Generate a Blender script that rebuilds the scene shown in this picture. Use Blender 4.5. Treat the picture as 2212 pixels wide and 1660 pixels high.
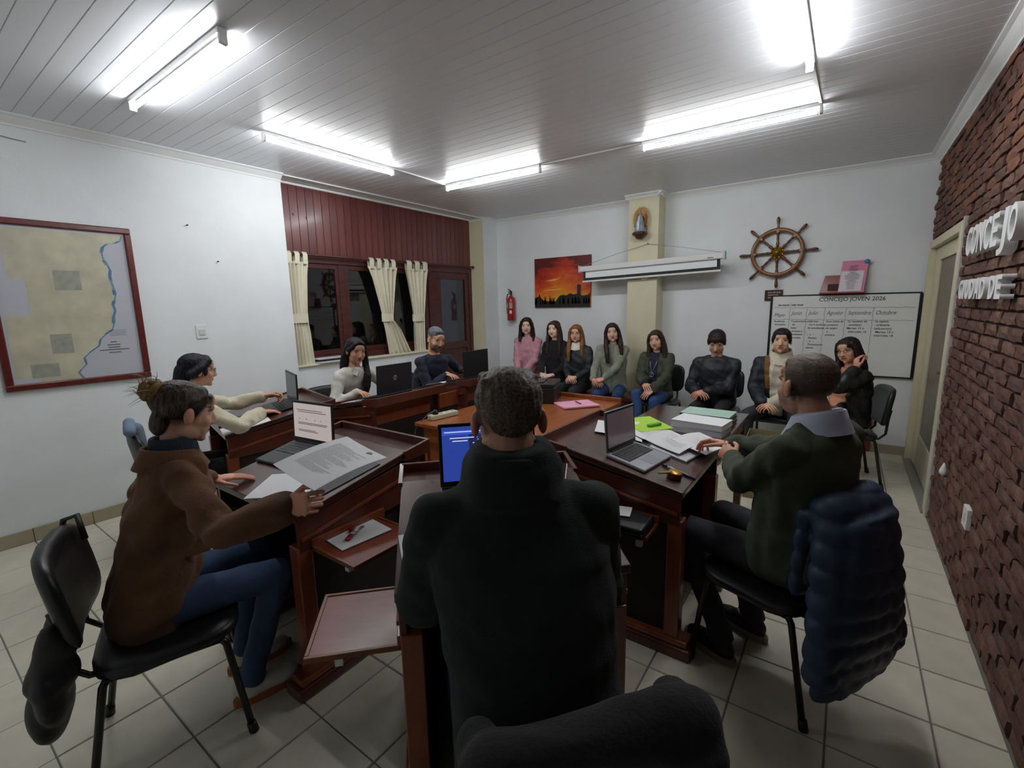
import bpy, bmesh, math, random
import numpy as np
from mathutils import Vector, Matrix, noise as mnoise
random.seed(7)
SC = bpy.context.scene
for o in list(bpy.data.objects): bpy.data.objects.remove(o)
COL = SC.collection

# ---------------------------------------------------------------- camera, world, exposure
cam_d = bpy.data.cameras.new('camera'); cam = bpy.data.objects.new('camera', cam_d); COL.objects.link(cam)
cam_d.sensor_fit = 'HORIZONTAL'; cam_d.sensor_width = 36.0; cam_d.lens = 16.33
cam_d.clip_start = 0.02; cam_d.clip_end = 100
_R = Vector((0.814, 0.580, -0.020)); _U = Vector((-0.081, 0.147, 0.986)); _F = Vector((-0.575, 0.801, -0.167))
_F.normalize(); _R = (_R - _R.dot(_F) * _F).normalized(); _U = _R.cross(_F)
_m = Matrix((_R, _U, -_F)).transposed().to_4x4(); _m.translation = Vector((0, 0, 1.617))
cam.matrix_world = _m
SC.camera = cam
wd = bpy.data.worlds.new('night'); SC.world = wd; wd.use_nodes = True
wd.node_tree.nodes['Background'].inputs[0].default_value = (0.01, 0.012, 0.02, 1)
wd.node_tree.nodes['Background'].inputs[1].default_value = 0.3
SC.view_settings.view_transform = 'Standard'; SC.view_settings.look = 'None'
SC.view_settings.gamma = 1.0; SC.view_settings.use_curve_mapping = False
SC.view_settings.exposure = 1.35
TUBE_POWER = 40.0

# ---------------------------------------------------------------- materials
MATS = {}
def lin(c):
    if isinstance(c, str):
        c = c.lstrip('#'); c = [int(c[i:i+2], 16) / 255 for i in (0, 2, 4)]
    return tuple(((x / 12.92) if x <= 0.04045 else ((x + 0.055) / 1.055) ** 2.4) for x in c) + (1,)
def mat(name, col='#888888', rough=0.6, metal=0.0, var=0.0, scale=20.0, bump=0.0, bscale=80.0, col2=None,
        stretch=(1, 1, 1), emit=None, estr=0.0, spec=0.5, coat=0.0, trans=0.0, rvar=0.0, detail=4.0, dist=0.0, sheen=0.0, coords='Object'):
    if name in MATS: return MATS[name]
    m = bpy.data.materials.new(name); m.use_nodes = True; MATS[name] = m
    nt = m.node_tree; N = nt.nodes; L = nt.links
    b = N['Principled BSDF']
    c = lin(col) if not isinstance(col, tuple) else col
    b.inputs['Base Color'].default_value = c
    b.inputs['Roughness'].default_value = rough; b.inputs['Metallic'].default_value = metal
    b.inputs['Specular IOR Level'].default_value = spec
    b.inputs['Coat Weight'].default_value = coat; b.inputs['Coat Roughness'].default_value = 0.15
    b.inputs['Transmission Weight'].default_value = trans
    if sheen: b.inputs['Sheen Weight'].default_value = sheen; b.inputs['Sheen Roughness'].default_value = 0.6
    if emit:
        b.inputs['Emission Color'].default_value = lin(emit); b.inputs['Emission Strength'].default_value = estr
    if var or bump or col2 or rvar:
        tc = N.new('ShaderNodeTexCoord'); mp = N.new('ShaderNodeMapping'); mp.inputs['Scale'].default_value = stretch
        L.new(tc.outputs[coords], mp.inputs['Vector'])
        if var or col2 or rvar:
            nz = N.new('ShaderNodeTexNoise'); nz.inputs['Scale'].default_value = scale; nz.inputs['Detail'].default_value = detail
            nz.inputs['Distortion'].default_value = dist
            L.new(mp.outputs['Vector'], nz.inputs['Vector'])
            if var or col2:
                rp = N.new('ShaderNodeValToRGB')
                if col2: a, d = c, lin(col2)
                else:
                    a = tuple(max(0, x * (1 - var)) for x in c[:3]) + (1,); d = tuple(min(1, x * (1 + var)) for x in c[:3]) + (1,)
                rp.color_ramp.elements[0].position = 0.3; rp.color_ramp.elements[1].position = 0.7
                rp.color_ramp.elements[0].color = a; rp.color_ramp.elements[1].color = d
                L.new(nz.outputs['Fac'], rp.inputs['Fac']); L.new(rp.outputs['Color'], b.inputs['Base Color'])
            if rvar:
                mr = N.new('ShaderNodeMapRange'); mr.inputs['From Min'].default_value = 0.3; mr.inputs['From Max'].default_value = 0.7
                mr.inputs['To Min'].default_value = max(0.02, rough - rvar); mr.inputs['To Max'].default_value = min(1, rough + rvar)
                L.new(nz.outputs['Fac'], mr.inputs['Value']); L.new(mr.outputs['Result'], b.inputs['Roughness'])
        if bump:
            n2 = N.new('ShaderNodeTexNoise'); n2.inputs['Scale'].default_value = bscale; n2.inputs['Detail'].default_value = 5
            L.new(mp.outputs['Vector'], n2.inputs['Vector'])
            bp = N.new('ShaderNodeBump'); bp.inputs['Strength'].default_value = bump; bp.inputs['Distance'].default_value = 0.01
            L.new(n2.outputs['Fac'], bp.inputs['Height']); L.new(bp.outputs['Normal'], b.inputs['Normal'])
    return m

# ---------------------------------------------------------------- mesh builder
def frame_from(d):
    d = Vector(d).normalized()
    a = Vector((0, 0, 1)) if abs(d.z) < 0.9 else Vector((1, 0, 0))
    u = d.cross(a).normalized(); return u, d.cross(u).normalized(), d
class MB:
    def __init__(s): s.v = []; s.f = []; s.mi = []; s.cur = 0; s.M = None
    def add(s, vs, fs):
        o = len(s.v)
        if s.M is not None: vs = [s.M @ Vector(v) for v in vs]
        s.v += [tuple(v) for v in vs]; s.f += [tuple(i + o for i in f) for f in fs]; s.mi += [s.cur] * len(fs)
        return s
    def box(s, x0, x1, y0, y1, z0, z1):
        return s.add([(x0,y0,z0),(x1,y0,z0),(x1,y1,z0),(x0,y1,z0),(x0,y0,z1),(x1,y0,z1),(x1,y1,z1),(x0,y1,z1)],
                     [(3,2,1,0),(4,5,6,7),(0,1,5,4),(1,2,6,5),(2,3,7,6),(3,0,4,7)])
    def hexa(s, p):   # 8 points, bottom 4 ccw then top 4
        return s.add(p, [(3,2,1,0),(4,5,6,7),(0,1,5,4),(1,2,6,5),(2,3,7,6),(3,0,4,7)])
    def bar(s, p0, p1, w, h, up=(0, 0, 1)):
        p0 = Vector(p0); p1 = Vector(p1); d = (p1 - p0).normalized(); up = Vector(up)
        r = d.cross(up).normalized(); u = r.cross(d)
        a, b = r * w / 2, u * h / 2
        return s.add([p0-a-b, p0+a-b, p1+a-b, p1-a-b, p0-a+b, p0+a+b, p1+a+b, p1-a+b],
                     [(3,2,1,0),(4,5,6,7),(0,1,5,4),(1,2,6,5),(2,3,7,6),(3,0,4,7)])
    def cyl(s, p0, p1, r0, r1=None, n=16, cap=True):
        r1 = r0 if r1 is None else r1
        p0 = Vector(p0); p1 = Vector(p1); u, w, d = frame_from(p1 - p0)
        vs = []
        for p, r in ((p0, r0), (p1, r1)):
            vs += [p + (u * math.cos(2*math.pi*i/n) + w * math.sin(2*math.pi*i/n)) * r for i in range(n)]
        fs = [(i, (i+1) % n, n + (i+1) % n, n + i) for i in range(n)]
        if cap: fs += [tuple(range(n-1, -1, -1)), tuple(range(n, 2*n))]
        return s.add(vs, fs)
    def tube(s, pts, r, n=8, closed=False, cap=True):
        pts = [Vector(p) for p in pts]; m = len(pts)
        rr = r if isinstance(r, (list, tuple)) else [r] * m
        vs = []; fs = []; pu = None
        for i, p in enumerate(pts):
            if closed: d = pts[(i+1) % m] - pts[i-1]
            else: d = pts[min(i+1, m-1)] - pts[max(i-1, 0)]
            if d.length < 1e-9: d = Vector((0, 0, 1))
            d.normalize()
            if pu is None: u, w, _ = frame_from(d)
            else:
                u = pu - pu.dot(d) * d
                if u.length < 1e-6: u, w, _ = frame_from(d)
                u.normalize(); w = d.cross(u)
            pu = u
            vs += [p + (u * math.cos(2*math.pi*k/n) + w * math.sin(2*math.pi*k/n)) * rr[i] for k in range(n)]
        for i in range(m if closed else m - 1):
            a, b = i * n, ((i+1) % m) * n
            fs += [(a+k, a+(k+1) % n, b+(k+1) % n, b+k) for k in range(n)]
        if not closed and cap: fs += [tuple(range(n-1, -1, -1)), tuple(range((m-1)*n, m*n))]
        return s.add(vs, fs)
    def lathe(s, prof, c=(0,0,0), axis=(0,0,1), n=24):
        u, w, d = frame_from(axis); c = Vector(c); vs = []; fs = []
        for r, h in prof: vs += [c + d*h + (u*math.cos(2*math.pi*k/n) + w*math.sin(2*math.pi*k/n))*max(r, 1e-5) for k in range(n)]
        for i in range(len(prof)-1):
            a, b = i*n, (i+1)*n
            fs += [(a+k, a+(k+1) % n, b+(k+1) % n, b+k) for k in range(n)]
        fs += [tuple(range(n-1, -1, -1)), tuple(range((len(prof)-1)*n, len(prof)*n))]
        return s.add(vs, fs)
    def ell(s, c, r, rot=None, nu=14, nv=9):
        c = Vector(c); r = (r, r, r) if isinstance(r, (int, float)) else r
        vs = [Vector((0,0,-r[2]))]; fs = []
        for j in range(1, nv):
            t = -math.pi/2 + math.pi*j/nv
            vs += [Vector((r[0]*math.cos(t)*math.cos(2*math.pi*i/nu), r[1]*math.cos(t)*math.sin(2*math.pi*i/nu), r[2]*math.sin(t))) for i in range(nu)]
        vs.append(Vector((0,0,r[2]))); last = len(vs)-1
        fs += [(0, 1+(i+1) % nu, 1+i) for i in range(nu)]
        for j in range(nv-2):
            a = 1+j*nu; b = a+nu
            fs += [(a+i, a+(i+1) % nu, b+(i+1) % nu, b+i) for i in range(nu)]
        a = 1+(nv-2)*nu
        fs += [(a+i, a+(i+1) % nu, last) for i in range(nu)]
        if rot is not None: vs = [rot @ v for v in vs]
        return s.add([c+v for v in vs], fs)
    def caps(s, p0, r0, p1, r1=None, n=12):     # tapered capsule
        r1 = r0 if r1 is None else r1
        p0 = Vector(p0); p1 = Vector(p1); u, w, d = frame_from((p1-p0) if (p1-p0).length > 1e-6 else Vector((0,0,1)))
        prof = []
        for k in range(1, 5):
            t = -math.pi/2 + math.pi/2*k/4; prof.append((p0 + d*(r0*math.sin(t)), r0*math.cos(t)))
        for k in range(0, 4):
            t = math.pi/2*k/4; prof.append((p1 + d*(r1*math.sin(t)), r1*math.cos(t)))
        vs = [p0 - d*r0]; fs = []
        for c, r in prof: vs += [c + (u*math.cos(2*math.pi*k/n) + w*math.sin(2*math.pi*k/n))*r for k in range(n)]
        vs.append(p1 + d*r1); last = len(vs)-1
        fs += [(0, 1+(k+1) % n, 1+k) for k in range(n)]
        for i in range(len(prof)-1):
            a, b = 1+i*n, 1+(i+1)*n
            fs += [(a+k, a+(k+1) % n, b+(k+1) % n, b+k) for k in range(n)]
        a = 1+(len(prof)-1)*n
        fs += [(a+k, a+(k+1) % n, last) for k in range(n)]
        return s.add(vs, fs)
    def loft(s, rings, cap=True):      # rings: list of equal-length point lists
        n = len(rings[0]); vs = [p for r in rings for p in r]; fs = []
        for i in range(len(rings)-1):
            a, b = i*n, (i+1)*n
            fs += [(a+k, a+(k+1) % n, b+(k+1) % n, b+k) for k in range(n)]
        if cap: fs += [tuple(range(n-1, -1, -1)), tuple(range((len(rings)-1)*n, len(rings)*n))]
        return s.add(vs, fs)
    def grid(s, rows, thick=None):     # sheet from rows of points
        m, n = len(rows), len(rows[0])
        vs = [Vector(p) for r in rows for p in r]
        fs = [(i*n+k, i*n+k+1, (i+1)*n+k+1, (i+1)*n+k) for i in range(m-1) for k in range(n-1)]
        if thick is None: return s.add(vs, fs)
        t = Vector(thick); N = len(vs)
        vs2 = vs + [v + t for v in vs]
        fs2 = [f[::-1] for f in fs] + [tuple(i+N for i in f) for f in fs]
        loop = [k for k in range(n)] + [i*n+n-1 for i in range(1, m)] + [(m-1)*n+k for k in range(n-2, -1, -1)] + [i*n for i in range(m-2, 0, -1)]
        L = len(loop)
        fs2 += [(loop[i], loop[(i+1) % L], loop[(i+1) % L]+N, loop[i]+N) for i in range(L)]
        return s.add(vs2, fs2)
    def poly(s, pts, t):               # extruded polygon, t vector
        n = len(pts); t = Vector(t); p = [Vector(q) for q in pts]
        return s.add(p + [q+t for q in p], [tuple(range(n-1, -1, -1)), tuple(range(n, 2*n))] + [(i, (i+1) % n, n+(i+1) % n, n+i) for i in range(n)])
    def mesh(s, name, mats, smooth=False):
        me = bpy.data.meshes.new(name); me.from_pydata(s.v, [], s.f)
        for m in (mats if isinstance(mats, (list, tuple)) else [mats]): me.materials.append(m)
        if any(s.mi): me.polygons.foreach_set('material_index', s.mi)
        if smooth: me.polygons.foreach_set('use_smooth', [True]*len(me.polygons))
        bm = bmesh.new(); bm.from_mesh(me); bmesh.ops.recalc_face_normals(bm, faces=bm.faces); bm.to_mesh(me); bm.free()
        me.update(); return me
    def build(s, name, mats, parent=None, smooth=False, bevel=0.0, label=None, cat=None, group=None, kind=None, loc=None, rotz=None, seg=2):
        o = bpy.data.objects.new(name, s.mesh(name, mats, smooth)); COL.objects.link(o)
        if parent is not None: o.parent = parent
        if loc is not None: o.location = loc
        if rotz is not None: o.rotation_euler = (0, 0, rotz)
        if bevel:
            b = o.modifiers.new('bevel', 'BEVEL'); b.width = bevel; b.segments = seg; b.limit_method = 'ANGLE'
        if smooth == 'auto': pass
        tag(o, label, cat, group, kind); return o
def tag(o, label=None, cat=None, group=None, kind=None):
    if label: o['label'] = label
    if cat: o['category'] = cat
    if group: o['group'] = group
    if kind: o['kind'] = kind
    return o
def thing(name, label, cat, loc=(0,0,0), rotz=0.0, group=None):
    o = bpy.data.objects.new(name, None); o.empty_display_size = 0.1; COL.objects.link(o)
    o.location = loc; o.rotation_euler = (0, 0, rotz); return tag(o, label, cat, group)
def dup(o, parent=None, name=None):
    c = o.copy(); COL.objects.link(c); c.parent = parent
    return c
def copy_tree(o, loc, rotz, label=None, group=None):
    r = dup(o); r.location = loc; r.rotation_euler = (0, 0, rotz)
    if label: r['label'] = label
    if group: r['group'] = group
    for ch in list(o.children):
        c = dup(ch, r)
        for g in list(ch.children): dup(g, c)
    return r
def text_mesh(txt, size, extrude=0.0, shear=0.0, align='CENTER', space=1.0, bold=0.0):
    cu = bpy.data.curves.new('t', 'FONT'); cu.body = txt; cu.size = size; cu.extrude = extrude; cu.shear = shear
    cu.align_x = align; cu.space_character = space; cu.offset = bold; cu.resolution_u = 3
    o = bpy.data.objects.new('t', cu); COL.objects.link(o)
    dg = bpy.context.evaluated_depsgraph_get(); dg.update()
    me = bpy.data.meshes.new_from_object(o.evaluated_get(dg)); bpy.data.objects.remove(o); return me
def text(name, txt, size, M, material, parent, extrude=0.0, shear=0.0, align='CENTER', space=1.0, bold=0.0, sx=1.0):
    me = text_mesh(txt, size, extrude, shear, align, space, bold); me.materials.clear(); me.materials.append(material)
    me.transform(M @ Matrix.Diagonal((sx, 1, 1, 1)))
    o = bpy.data.objects.new(name, me); COL.objects.link(o); o.parent = parent; return o
def basis(x, y, z, loc):      # matrix with given axes
    m = Matrix((Vector(x), Vector(y), Vector(z))).transposed().to_4x4(); m.translation = Vector(loc); return m
# ================================================================ the room
XL, XR, YB, YS, ZC, XP = -4.67, 0.604, 6.10, -1.3, 2.94, -4.88
wall_m = mat('white_wall_paint', '#e4e8ea', 0.75, var=0.03, scale=3, bump=0.06, bscale=60)
cream_m = mat('cream_paint', '#d8d2b4', 0.7, var=0.04, scale=4, bump=0.05, bscale=60)
grout_m = mat('grout', '#75736a', 0.9)
def wallbox(name, *b, m=wall_m, parent=None):
    o = MB().box(*b).build(name, m, parent)
    if parent is None: o['kind'] = 'structure'
    return o
# floor: grout bed plus one object per tile
floor = wallbox('floor', XL-.3, XR+.3, YS-.1, YB+.1, -.08, -.004, m=grout_m)
tile_ms = [mat('floor_tile_%d' % k, c, 0.42, var=0.07, scale=9, bump=0.02, bscale=40, rvar=.1) for k, c in enumerate(['#d0ccb9', '#ccc8b5', '#d4cfbc'])]
T = 0.33
tile_me = {}
def tile_mesh(w, d, k):
    key = (round(w, 3), round(d, 3), k)
    if key not in tile_me:
        b = MB(); e = .004
        b.add([(0,0,-.006),(w,0,-.006),(w,d,-.006),(0,d,-.006),(e,e,0),(w-e,e,0),(w-e,d-e,0),(e,d-e,0)],
              [(4,5,6,7),(0,1,5,4),(1,2,6,5),(2,3,7,6),(3,0,4,7)])
        tile_me[key] = b.mesh('tile', tile_ms[k])
    return tile_me[key]
g = .0016
xs = [XL] + [0.061 + T*i for i in range(-15, 3) if XL + .02 < 0.061 + T*i < XR - .02] + [XR]
ys = [YS] + [0.194 + T*i for i in range(-5, 20) if YS + .02 < 0.194 + T*i < YB - .02] + [YB]
cells = [(xs[i], xs[i+1], ys[j], ys[j+1]) for i in range(len(xs)-1) for j in range(len(ys)-1)]
cells.sort(key=lambda c: (c[3] < 0.2, math.hypot((c[0]+c[1])/2, (c[2]+c[3])/2)))
rest = MB()
for n, (x0, x1, y0, y1) in enumerate(cells):
    w, d = x1-x0-2*g, y1-y0-2*g; k = random.randrange(3)
    if n < 298:
        o = bpy.data.objects.new('tile', tile_mesh(w, d, k)); COL.objects.link(o); o.parent = floor; o.location = (x0+g, y0+g, 0)
    else:
        rest.box(x0+g, x1-g, y0+g, y1-g, -.006, 0)
rest.build('tile_remainder', tile_ms[0], floor, kind='stuff')
# left wall: solid part, recess behind it with boarding, window and door
wallbox('wall_left', XL-.25, XL, YS, 2.645, 0, ZC+.06)
Yp = 5.745
wl2 = wallbox('wall_left_sill', XP-.14, XP+.02, 2.645, 4.80, 0, 1.02)
wallbox('wall_left_pier', XP-.14, -4.615, Yp, YB, 0, ZC+.06)
pf = MB().box(XP-.02, -4.613, Yp-.004, Yp, 0, ZC).build('trim_1', cream_m); pf['kind'] = 'structure'
# back wall
wallbox('wall_back', -4.615, XR+.25, YB, YB+.15, 0, ZC+.06)
wallbox('wall_south', XL-.25, XR+.3, YS-.15, YS, 0, ZC+.06)
# column on back wall
col = MB().box(-2.335, -1.955, 5.85, YB, 0, ZC).build('wall_back_column', cream_m); col['kind'] = 'structure'
# ceiling: backing plus planks that run along x
ceil_m = mat('ceiling_pvc', '#e2e4e9', 0.34, var=0.02, scale=2, spec=.45)
cback = wallbox('ceiling', XP-.15, XR+.3, YS-.1, YB+.1, ZC+.012, ZC+.08, m=mat('ceiling_gap', '#b9bcc2', 0.8))
pl_me = {}
py = YS
while py < YB - 1e-3:
    w = min(.1, YB-py); L0 = XP if py > 2.6 else XL
    key = (round(w, 3), L0)
    if key not in pl_me:
        b = MB(); e = .003; x0, x1 = L0, XR
        b.add([(x0,.0006,.012),(x1,.0006,.012),(x1,.0006,.003),(x0,.0006,.003),(x0,e,0),(x1,e,0),(x1,w-e,0),(x0,w-e,0),(x0,w-.0006,.003),(x1,w-.0006,.003),(x1,w-.0006,.012),(x0,w-.0006,.012)],
              [(0,1,2,3),(3,2,5,4),(4,5,6,7),(7,6,9,8),(8,9,10,11)])
        pl_me[key] = b.mesh('ceiling_plank', ceil_m)
    o = bpy.data.objects.new('ceiling_plank', pl_me[key]); COL.objects.link(o); o.parent = cback; o.location = (0, py, ZC)
    py += .1
# cornices
corn_m = mat('cornice_white', '#e8eaea', 0.5)
def cornice(name, p0, p1, inward, s=.055):
    p0, p1, i = Vector(p0), Vector(p1), Vector(inward); z = Vector((0,0,1))
    prof = [(0, 0), (s, 0), (s, -.010), (s*.72, -.018), (s*.42, -s*.55), (.012, -s*.8), (.010, -s), (0, -s)]
    b = MB(); r = [[p + i*a + z*c for a, c in prof] for p in (p0, p1)]
    b.loft(r); o = b.build(name, corn_m); o['kind'] = 'structure'; return o
cornice('trim_2', (XL, YS, ZC), (XL, 2.645, ZC), (1,0,0), .07)
cornice('trim_3', (-4.615, YB, ZC), (-2.335, YB, ZC), (0,-1,0))
cornice('trim_4', (-1.955, YB, ZC), (XR, YB, ZC), (0,-1,0))
cornice('trim_5', (XR, YS, ZC), (XR, YB, ZC), (-1,0,0), .08)
cornice('trim_6', (-2.38, 5.85, ZC), (-1.91, 5.85, ZC), (0,-1,0), .05)
cornice('trim_7', (-1.955, 5.80, ZC), (-1.955, YB, ZC), (1,0,0), .05)
cornice('trim_8', (-4.615, Yp-.03, ZC), (-4.615, YB, ZC), (1,0,0), .045)
cornice('trim_9', (XP, Yp, ZC), (-4.57, Yp, ZC), (0,-1,0), .045)
b = MB().box(XP, XP+.03, 2.645, Yp, ZC-.028, ZC).build('trim_10', corn_m); b['kind'] = 'structure'
b = MB().box(XL-.02, XL+.035, 2.645, Yp-.02, ZC-.012, ZC-.001).build('trim_11', corn_m); b['kind'] = 'structure'
# baseboards: left, in tile lengths
base_m = mat('baseboard_tile', '#a59a83', 0.4, var=.06, scale=8)
bl = MB().box(XL, XL+.006, YS, 2.645, 0, .098).build('baseboard_left', grout_m); bl['kind'] = 'structure'
for j in range(len(ys)-1):
    if ys[j] > 2.6: break
    y1 = min(ys[j+1], 2.645)
    MB().box(XL+.006, XL+.013, ys[j]+.002, y1-.002, .002, .10).build('tile', base_m, bl, bevel=.002, seg=1)
bb = MB().box(-4.6, XR, YB-.012, YB, 0, .095).build('baseboard_back', base_m); bb['kind'] = 'structure'

# ---------------------------------------------------------------- wooden boarding above the window
wood_ms = [mat('red_board_%d' % k, c, 0.33, col2=c2, stretch=(6, 6, .7), scale=5, bump=.08, bscale=14, detail=6, dist=.6, coat=.25)
           for k, (c, c2) in enumerate([('#5e2e2b', '#723c37'), ('#582a28', '#6b3733'), ('#64332f', '#78423d')])]
pan = MB().box(XP-.05, XP-.007, 2.645, Yp, 2.18, ZC).build('wall_left_boarding', mat('dark_gap', '#43201c', .8)); pan['kind'] = 'structure'
yy = 2.645; bd_me = {}
while yy < Yp - .01:
    w = min(.095, Yp-yy); k = random.randrange(3); key = (round(w, 3), k)
    if key not in bd_me:
        b = MB(); e = .003
        b.add([(-.008,.001,0),(-.008,w-.001,0),(0,w-e,0),(0,e,0),(-.008,.001,.745),(-.008,w-.001,.745),(0,w-e,.745),(0,e,.745)],
              [(3,2,1,0),(4,5,6,7),(0,4,7,3),(3,7,6,2),(2,6,5,1)])
        bd_me[key] = b.mesh('board', wood_ms[k])
    o = bpy.data.objects.new('board', bd_me[key]); COL.objects.link(o); o.parent = pan; o.location = (XP, yy, 2.195); yy += w
knot_m = mat('knot', '#2c0e0c', .4)
for ky, kz in [(2.87, 2.62), (3.02, 2.60), (3.22, 2.74), (3.5, 2.5)]:
    MB().ell((XP+.0005, ky, kz), (.0015, .011, .017), nu=10, nv=6).build('knot', knot_m, pan)
# window with three glazed bays
frame_m = mat('window_wood', '#572a26', 0.35, col2='#3f1d1b', stretch=(4, 1, 4), scale=6, bump=.05, bscale=20, coat=.2)
glass_m = mat('window_glass', '#ffffff', 0.02, trans=1.0)
glass_m.node_tree.nodes['Principled BSDF'].inputs['IOR'].default_value = 1.5
win = thing('window_1', None, None, (XP, 3.7, 1.02)); win['kind'] = 'structure'
def wbox(name, y0, y1, z0, z1, x0=-.05, x1=.0, m=frame_m, par=win):
    return MB().box(x0, x1, y0-3.7, y1-3.7, z0-1.02, z1-1.02).build(name, m, par, bevel=.004, seg=1)
wbox('frame_rail', 2.645, 4.80, 2.125, 2.20, -.05, .012); wbox('frame_rail', 2.645, 4.80, 1.02, 1.09, -.05, .012)
for y0, y1 in [(2.645, 2.74), (3.37, 3.455), (4.06, 4.14), (4.72, 4.80)]: wbox('frame_post', y0, y1, 1.09, 2.125)
for y0, y1 in [(2.74, 3.37), (3.455, 4.06), (4.14, 4.72)]:
    s = wbox('sash', y0, y0+.045, 1.09, 2.125, -.045, -.008); wbox('sash', y1-.045, y1, 1.09, 2.125, -.045, -.008)
    wbox('sash', y0+.045, y1-.045, 1.09, 1.15, -.045, -.008); wbox('sash', y0+.045, y1-.045, 2.07, 2.125, -.045, -.008)
    MB().box(-.03, -.026, y0+.04-3.7, y1-.04-3.7, 1.145-1.02, 2.075-1.02).build('pane', glass_m, win)
sill = MB().box(XP-.01, XP+.14, 2.647, 4.80, 1.0, 1.02).build('trim_12', mat('sill_cream', '#dcd6bc', .6), bevel=.004); sill['kind'] = 'structure'
wallbox('wall_left_under_window', XP+.02, XP+.115, 2.645, 4.80, 0, 1.0)
# night outside: dark wall of the yard
MB().box(XP-2.2, XP-2.15, 1.5, 7.2, 0, 3.4).build('wall_yard', mat('yard_wall', '#20242c', .9))['kind'] = 'structure'
MB().box(XP-2.2, XP-.14, 1.5, 7.2, -.1, -.02).build('floor_yard', mat('yard_floor', '#1a1b1e', .9))['kind'] = 'structure'
# wooden door with glass beside the window
dr = thing('door_1', None, None, (XP, 5.28, 0)); dr['kind'] = 'structure'
def dbox(name, y0, y1, z0, z1, x0=-.05, x1=.0, m=frame_m):
    return MB().box(x0, x1, y0-5.28, y1-5.28, z0, z1).build(name, m, dr, bevel=.004, seg=1)
dbox('jamb', 4.80, 4.88, 0, 2.20, -.06, .015); dbox('jamb', 5.68, Yp, 0, 2.20, -.06, .015); dbox('head', 4.88, 5.68, 2.12, 2.20, -.06, .015)
dbox('stile', 4.88, 5.06, .01, 2.12); dbox('stile', 5.60, 5.68, .01, 2.12); dbox('top_rail', 5.06, 5.60, 2.02, 2.12); dbox('mid_rail', 5.06, 5.60, .98, 1.08)
dbox('bottom_rail', 5.06, 5.60, .01, .2); dbox('panel', 5.06, 5.60, .2, .98, -.04, -.014); dbox('pane', 5.055, 5.605, 1.075, 2.025, -.03, -.026, glass_m)
MB().cyl((.0, -.32, 1.03), (.05, -.32, 1.03), .012).cyl((.05, -.32, 1.03), (.05, -.22, 1.03), .01).build('handle', mat('brass', '#8a6a30', .3, metal=1), dr, smooth=True)
# curtain rod
rod = MB().tube([(XP+.075, 2.66, 2.20), (XP+.075, 5.70, 2.215)], .012, 10)
rod.ell((XP+.075, 5.71, 2.215), .022).build('curtain_rod', frame_m, smooth=True, label='long red-brown wooden curtain rod above the window', cat='curtain rod')

# ---------------------------------------------------------------- right wall of rough bricks with door opening
mort_m = mat('brick_mortar', '#3e2a24', .95, var=.2, scale=12, bump=.3, bscale=40)
DY0, DY1, DZ = 4.47, 6.02, 2.13
wr = thing('wall_right', None, None, (XR, 0, 0)); wr['kind'] = 'structure'
W = lambda n, *b: MB().box(*b).build(n, mort_m, wr)
W('mortar_bed', .022, .25, YS, DY0, 0, ZC+.06); W('mortar_bed', .022, .25, DY0, YB+.15, DZ, ZC+.06); W('mortar_bed', .022, .25, DY1, YB+.15, 0, DZ)
brick_ms = [mat('brick_%d' % k, c, .85, col2=c2, scale=14, bump=.5, bscale=38, detail=6) for k, (c, c2) in
            enumerate([('#54382f', '#6f4f44'), ('#4a3029', '#644439'), ('#5c3e34', '#775749'), ('#523429', '#6a473b'), ('#7d4f36', '#6e4838')])]
bv = []
def brick_mesh(Lb, hb, k):
    b = MB(); nx, ny = 4, 2; rr = random.Random(k*13+int(Lb*1000))
    vs = []; fs = []
    for j in range(ny+1):
        for i in range(nx+1):
            ed = (i in (0, nx)) or (j in (0, ny))
            y = Lb*i/nx + rr.uniform(-.006, .006)*(1 if not i in (0, nx) else .6); z = hb*j/ny + rr.uniform(-.003, .003)
            vs.append((rr.uniform(-.0045, .0045) - (0 if ed else .003) + (.002 if ed else 0), y, z))
    n0 = len(vs)
    fs = [(j*(nx+1)+i, (j+1)*(nx+1)+i, (j+1)*(nx+1)+i+1, j*(nx+1)+i+1) for j in range(ny) for i in range(nx)]
    loop = [i for i in range(nx+1)] + [(nx+1)*j+nx for j in range(1, ny+1)] + [(nx+1)*ny+i for i in range(nx-1, -1, -1)] + [(nx+1)*j for j in range(ny-1, 0, -1)]
    back = []
    for q in loop: back.append((.026, vs[q][1], vs[q][2]))
    vs2 = vs + back; L = len(loop)
    fs += [(loop[i], loop[(i+1) % L], n0+(i+1) % L, n0+i) for i in range(L)]
    return b.add(vs2, fs).mesh('brick', brick_ms[k % len(brick_ms)])
CH = .0672; bl_full, bl_gap = .232, .012
brick_v = [brick_mesh(.218, .054, k) for k in range(14)]
half_v = [brick_mesh(.10, .054, k) for k in range(5)]
spots = []
nc = int(ZC/CH)
for j in range(nc):
    z = j*CH + .006; y = 1.55 + (bl_full/2 if j % 2 else 0) + random.uniform(-.03, .03)
    while y < YB - .05:
        y1 = y + .218
        if z+.054 > DZ-.02 or y1 < DY0+.01 or y > DY1:
            spots.append((y, z, 0))
        elif y < DY0 - .10: spots.append((y, z, 1))
        y += bl_full
def pxsize(s):   # apparent size
    d = Vector((XR, s[0], s[1]-1.617)); dep = d.dot(_F)
    return 1/dep if dep > .1 and s[0] > 2.25 else -1
spots.sort(key=pxsize, reverse=True)
stuffb = bmesh.new()
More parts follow.
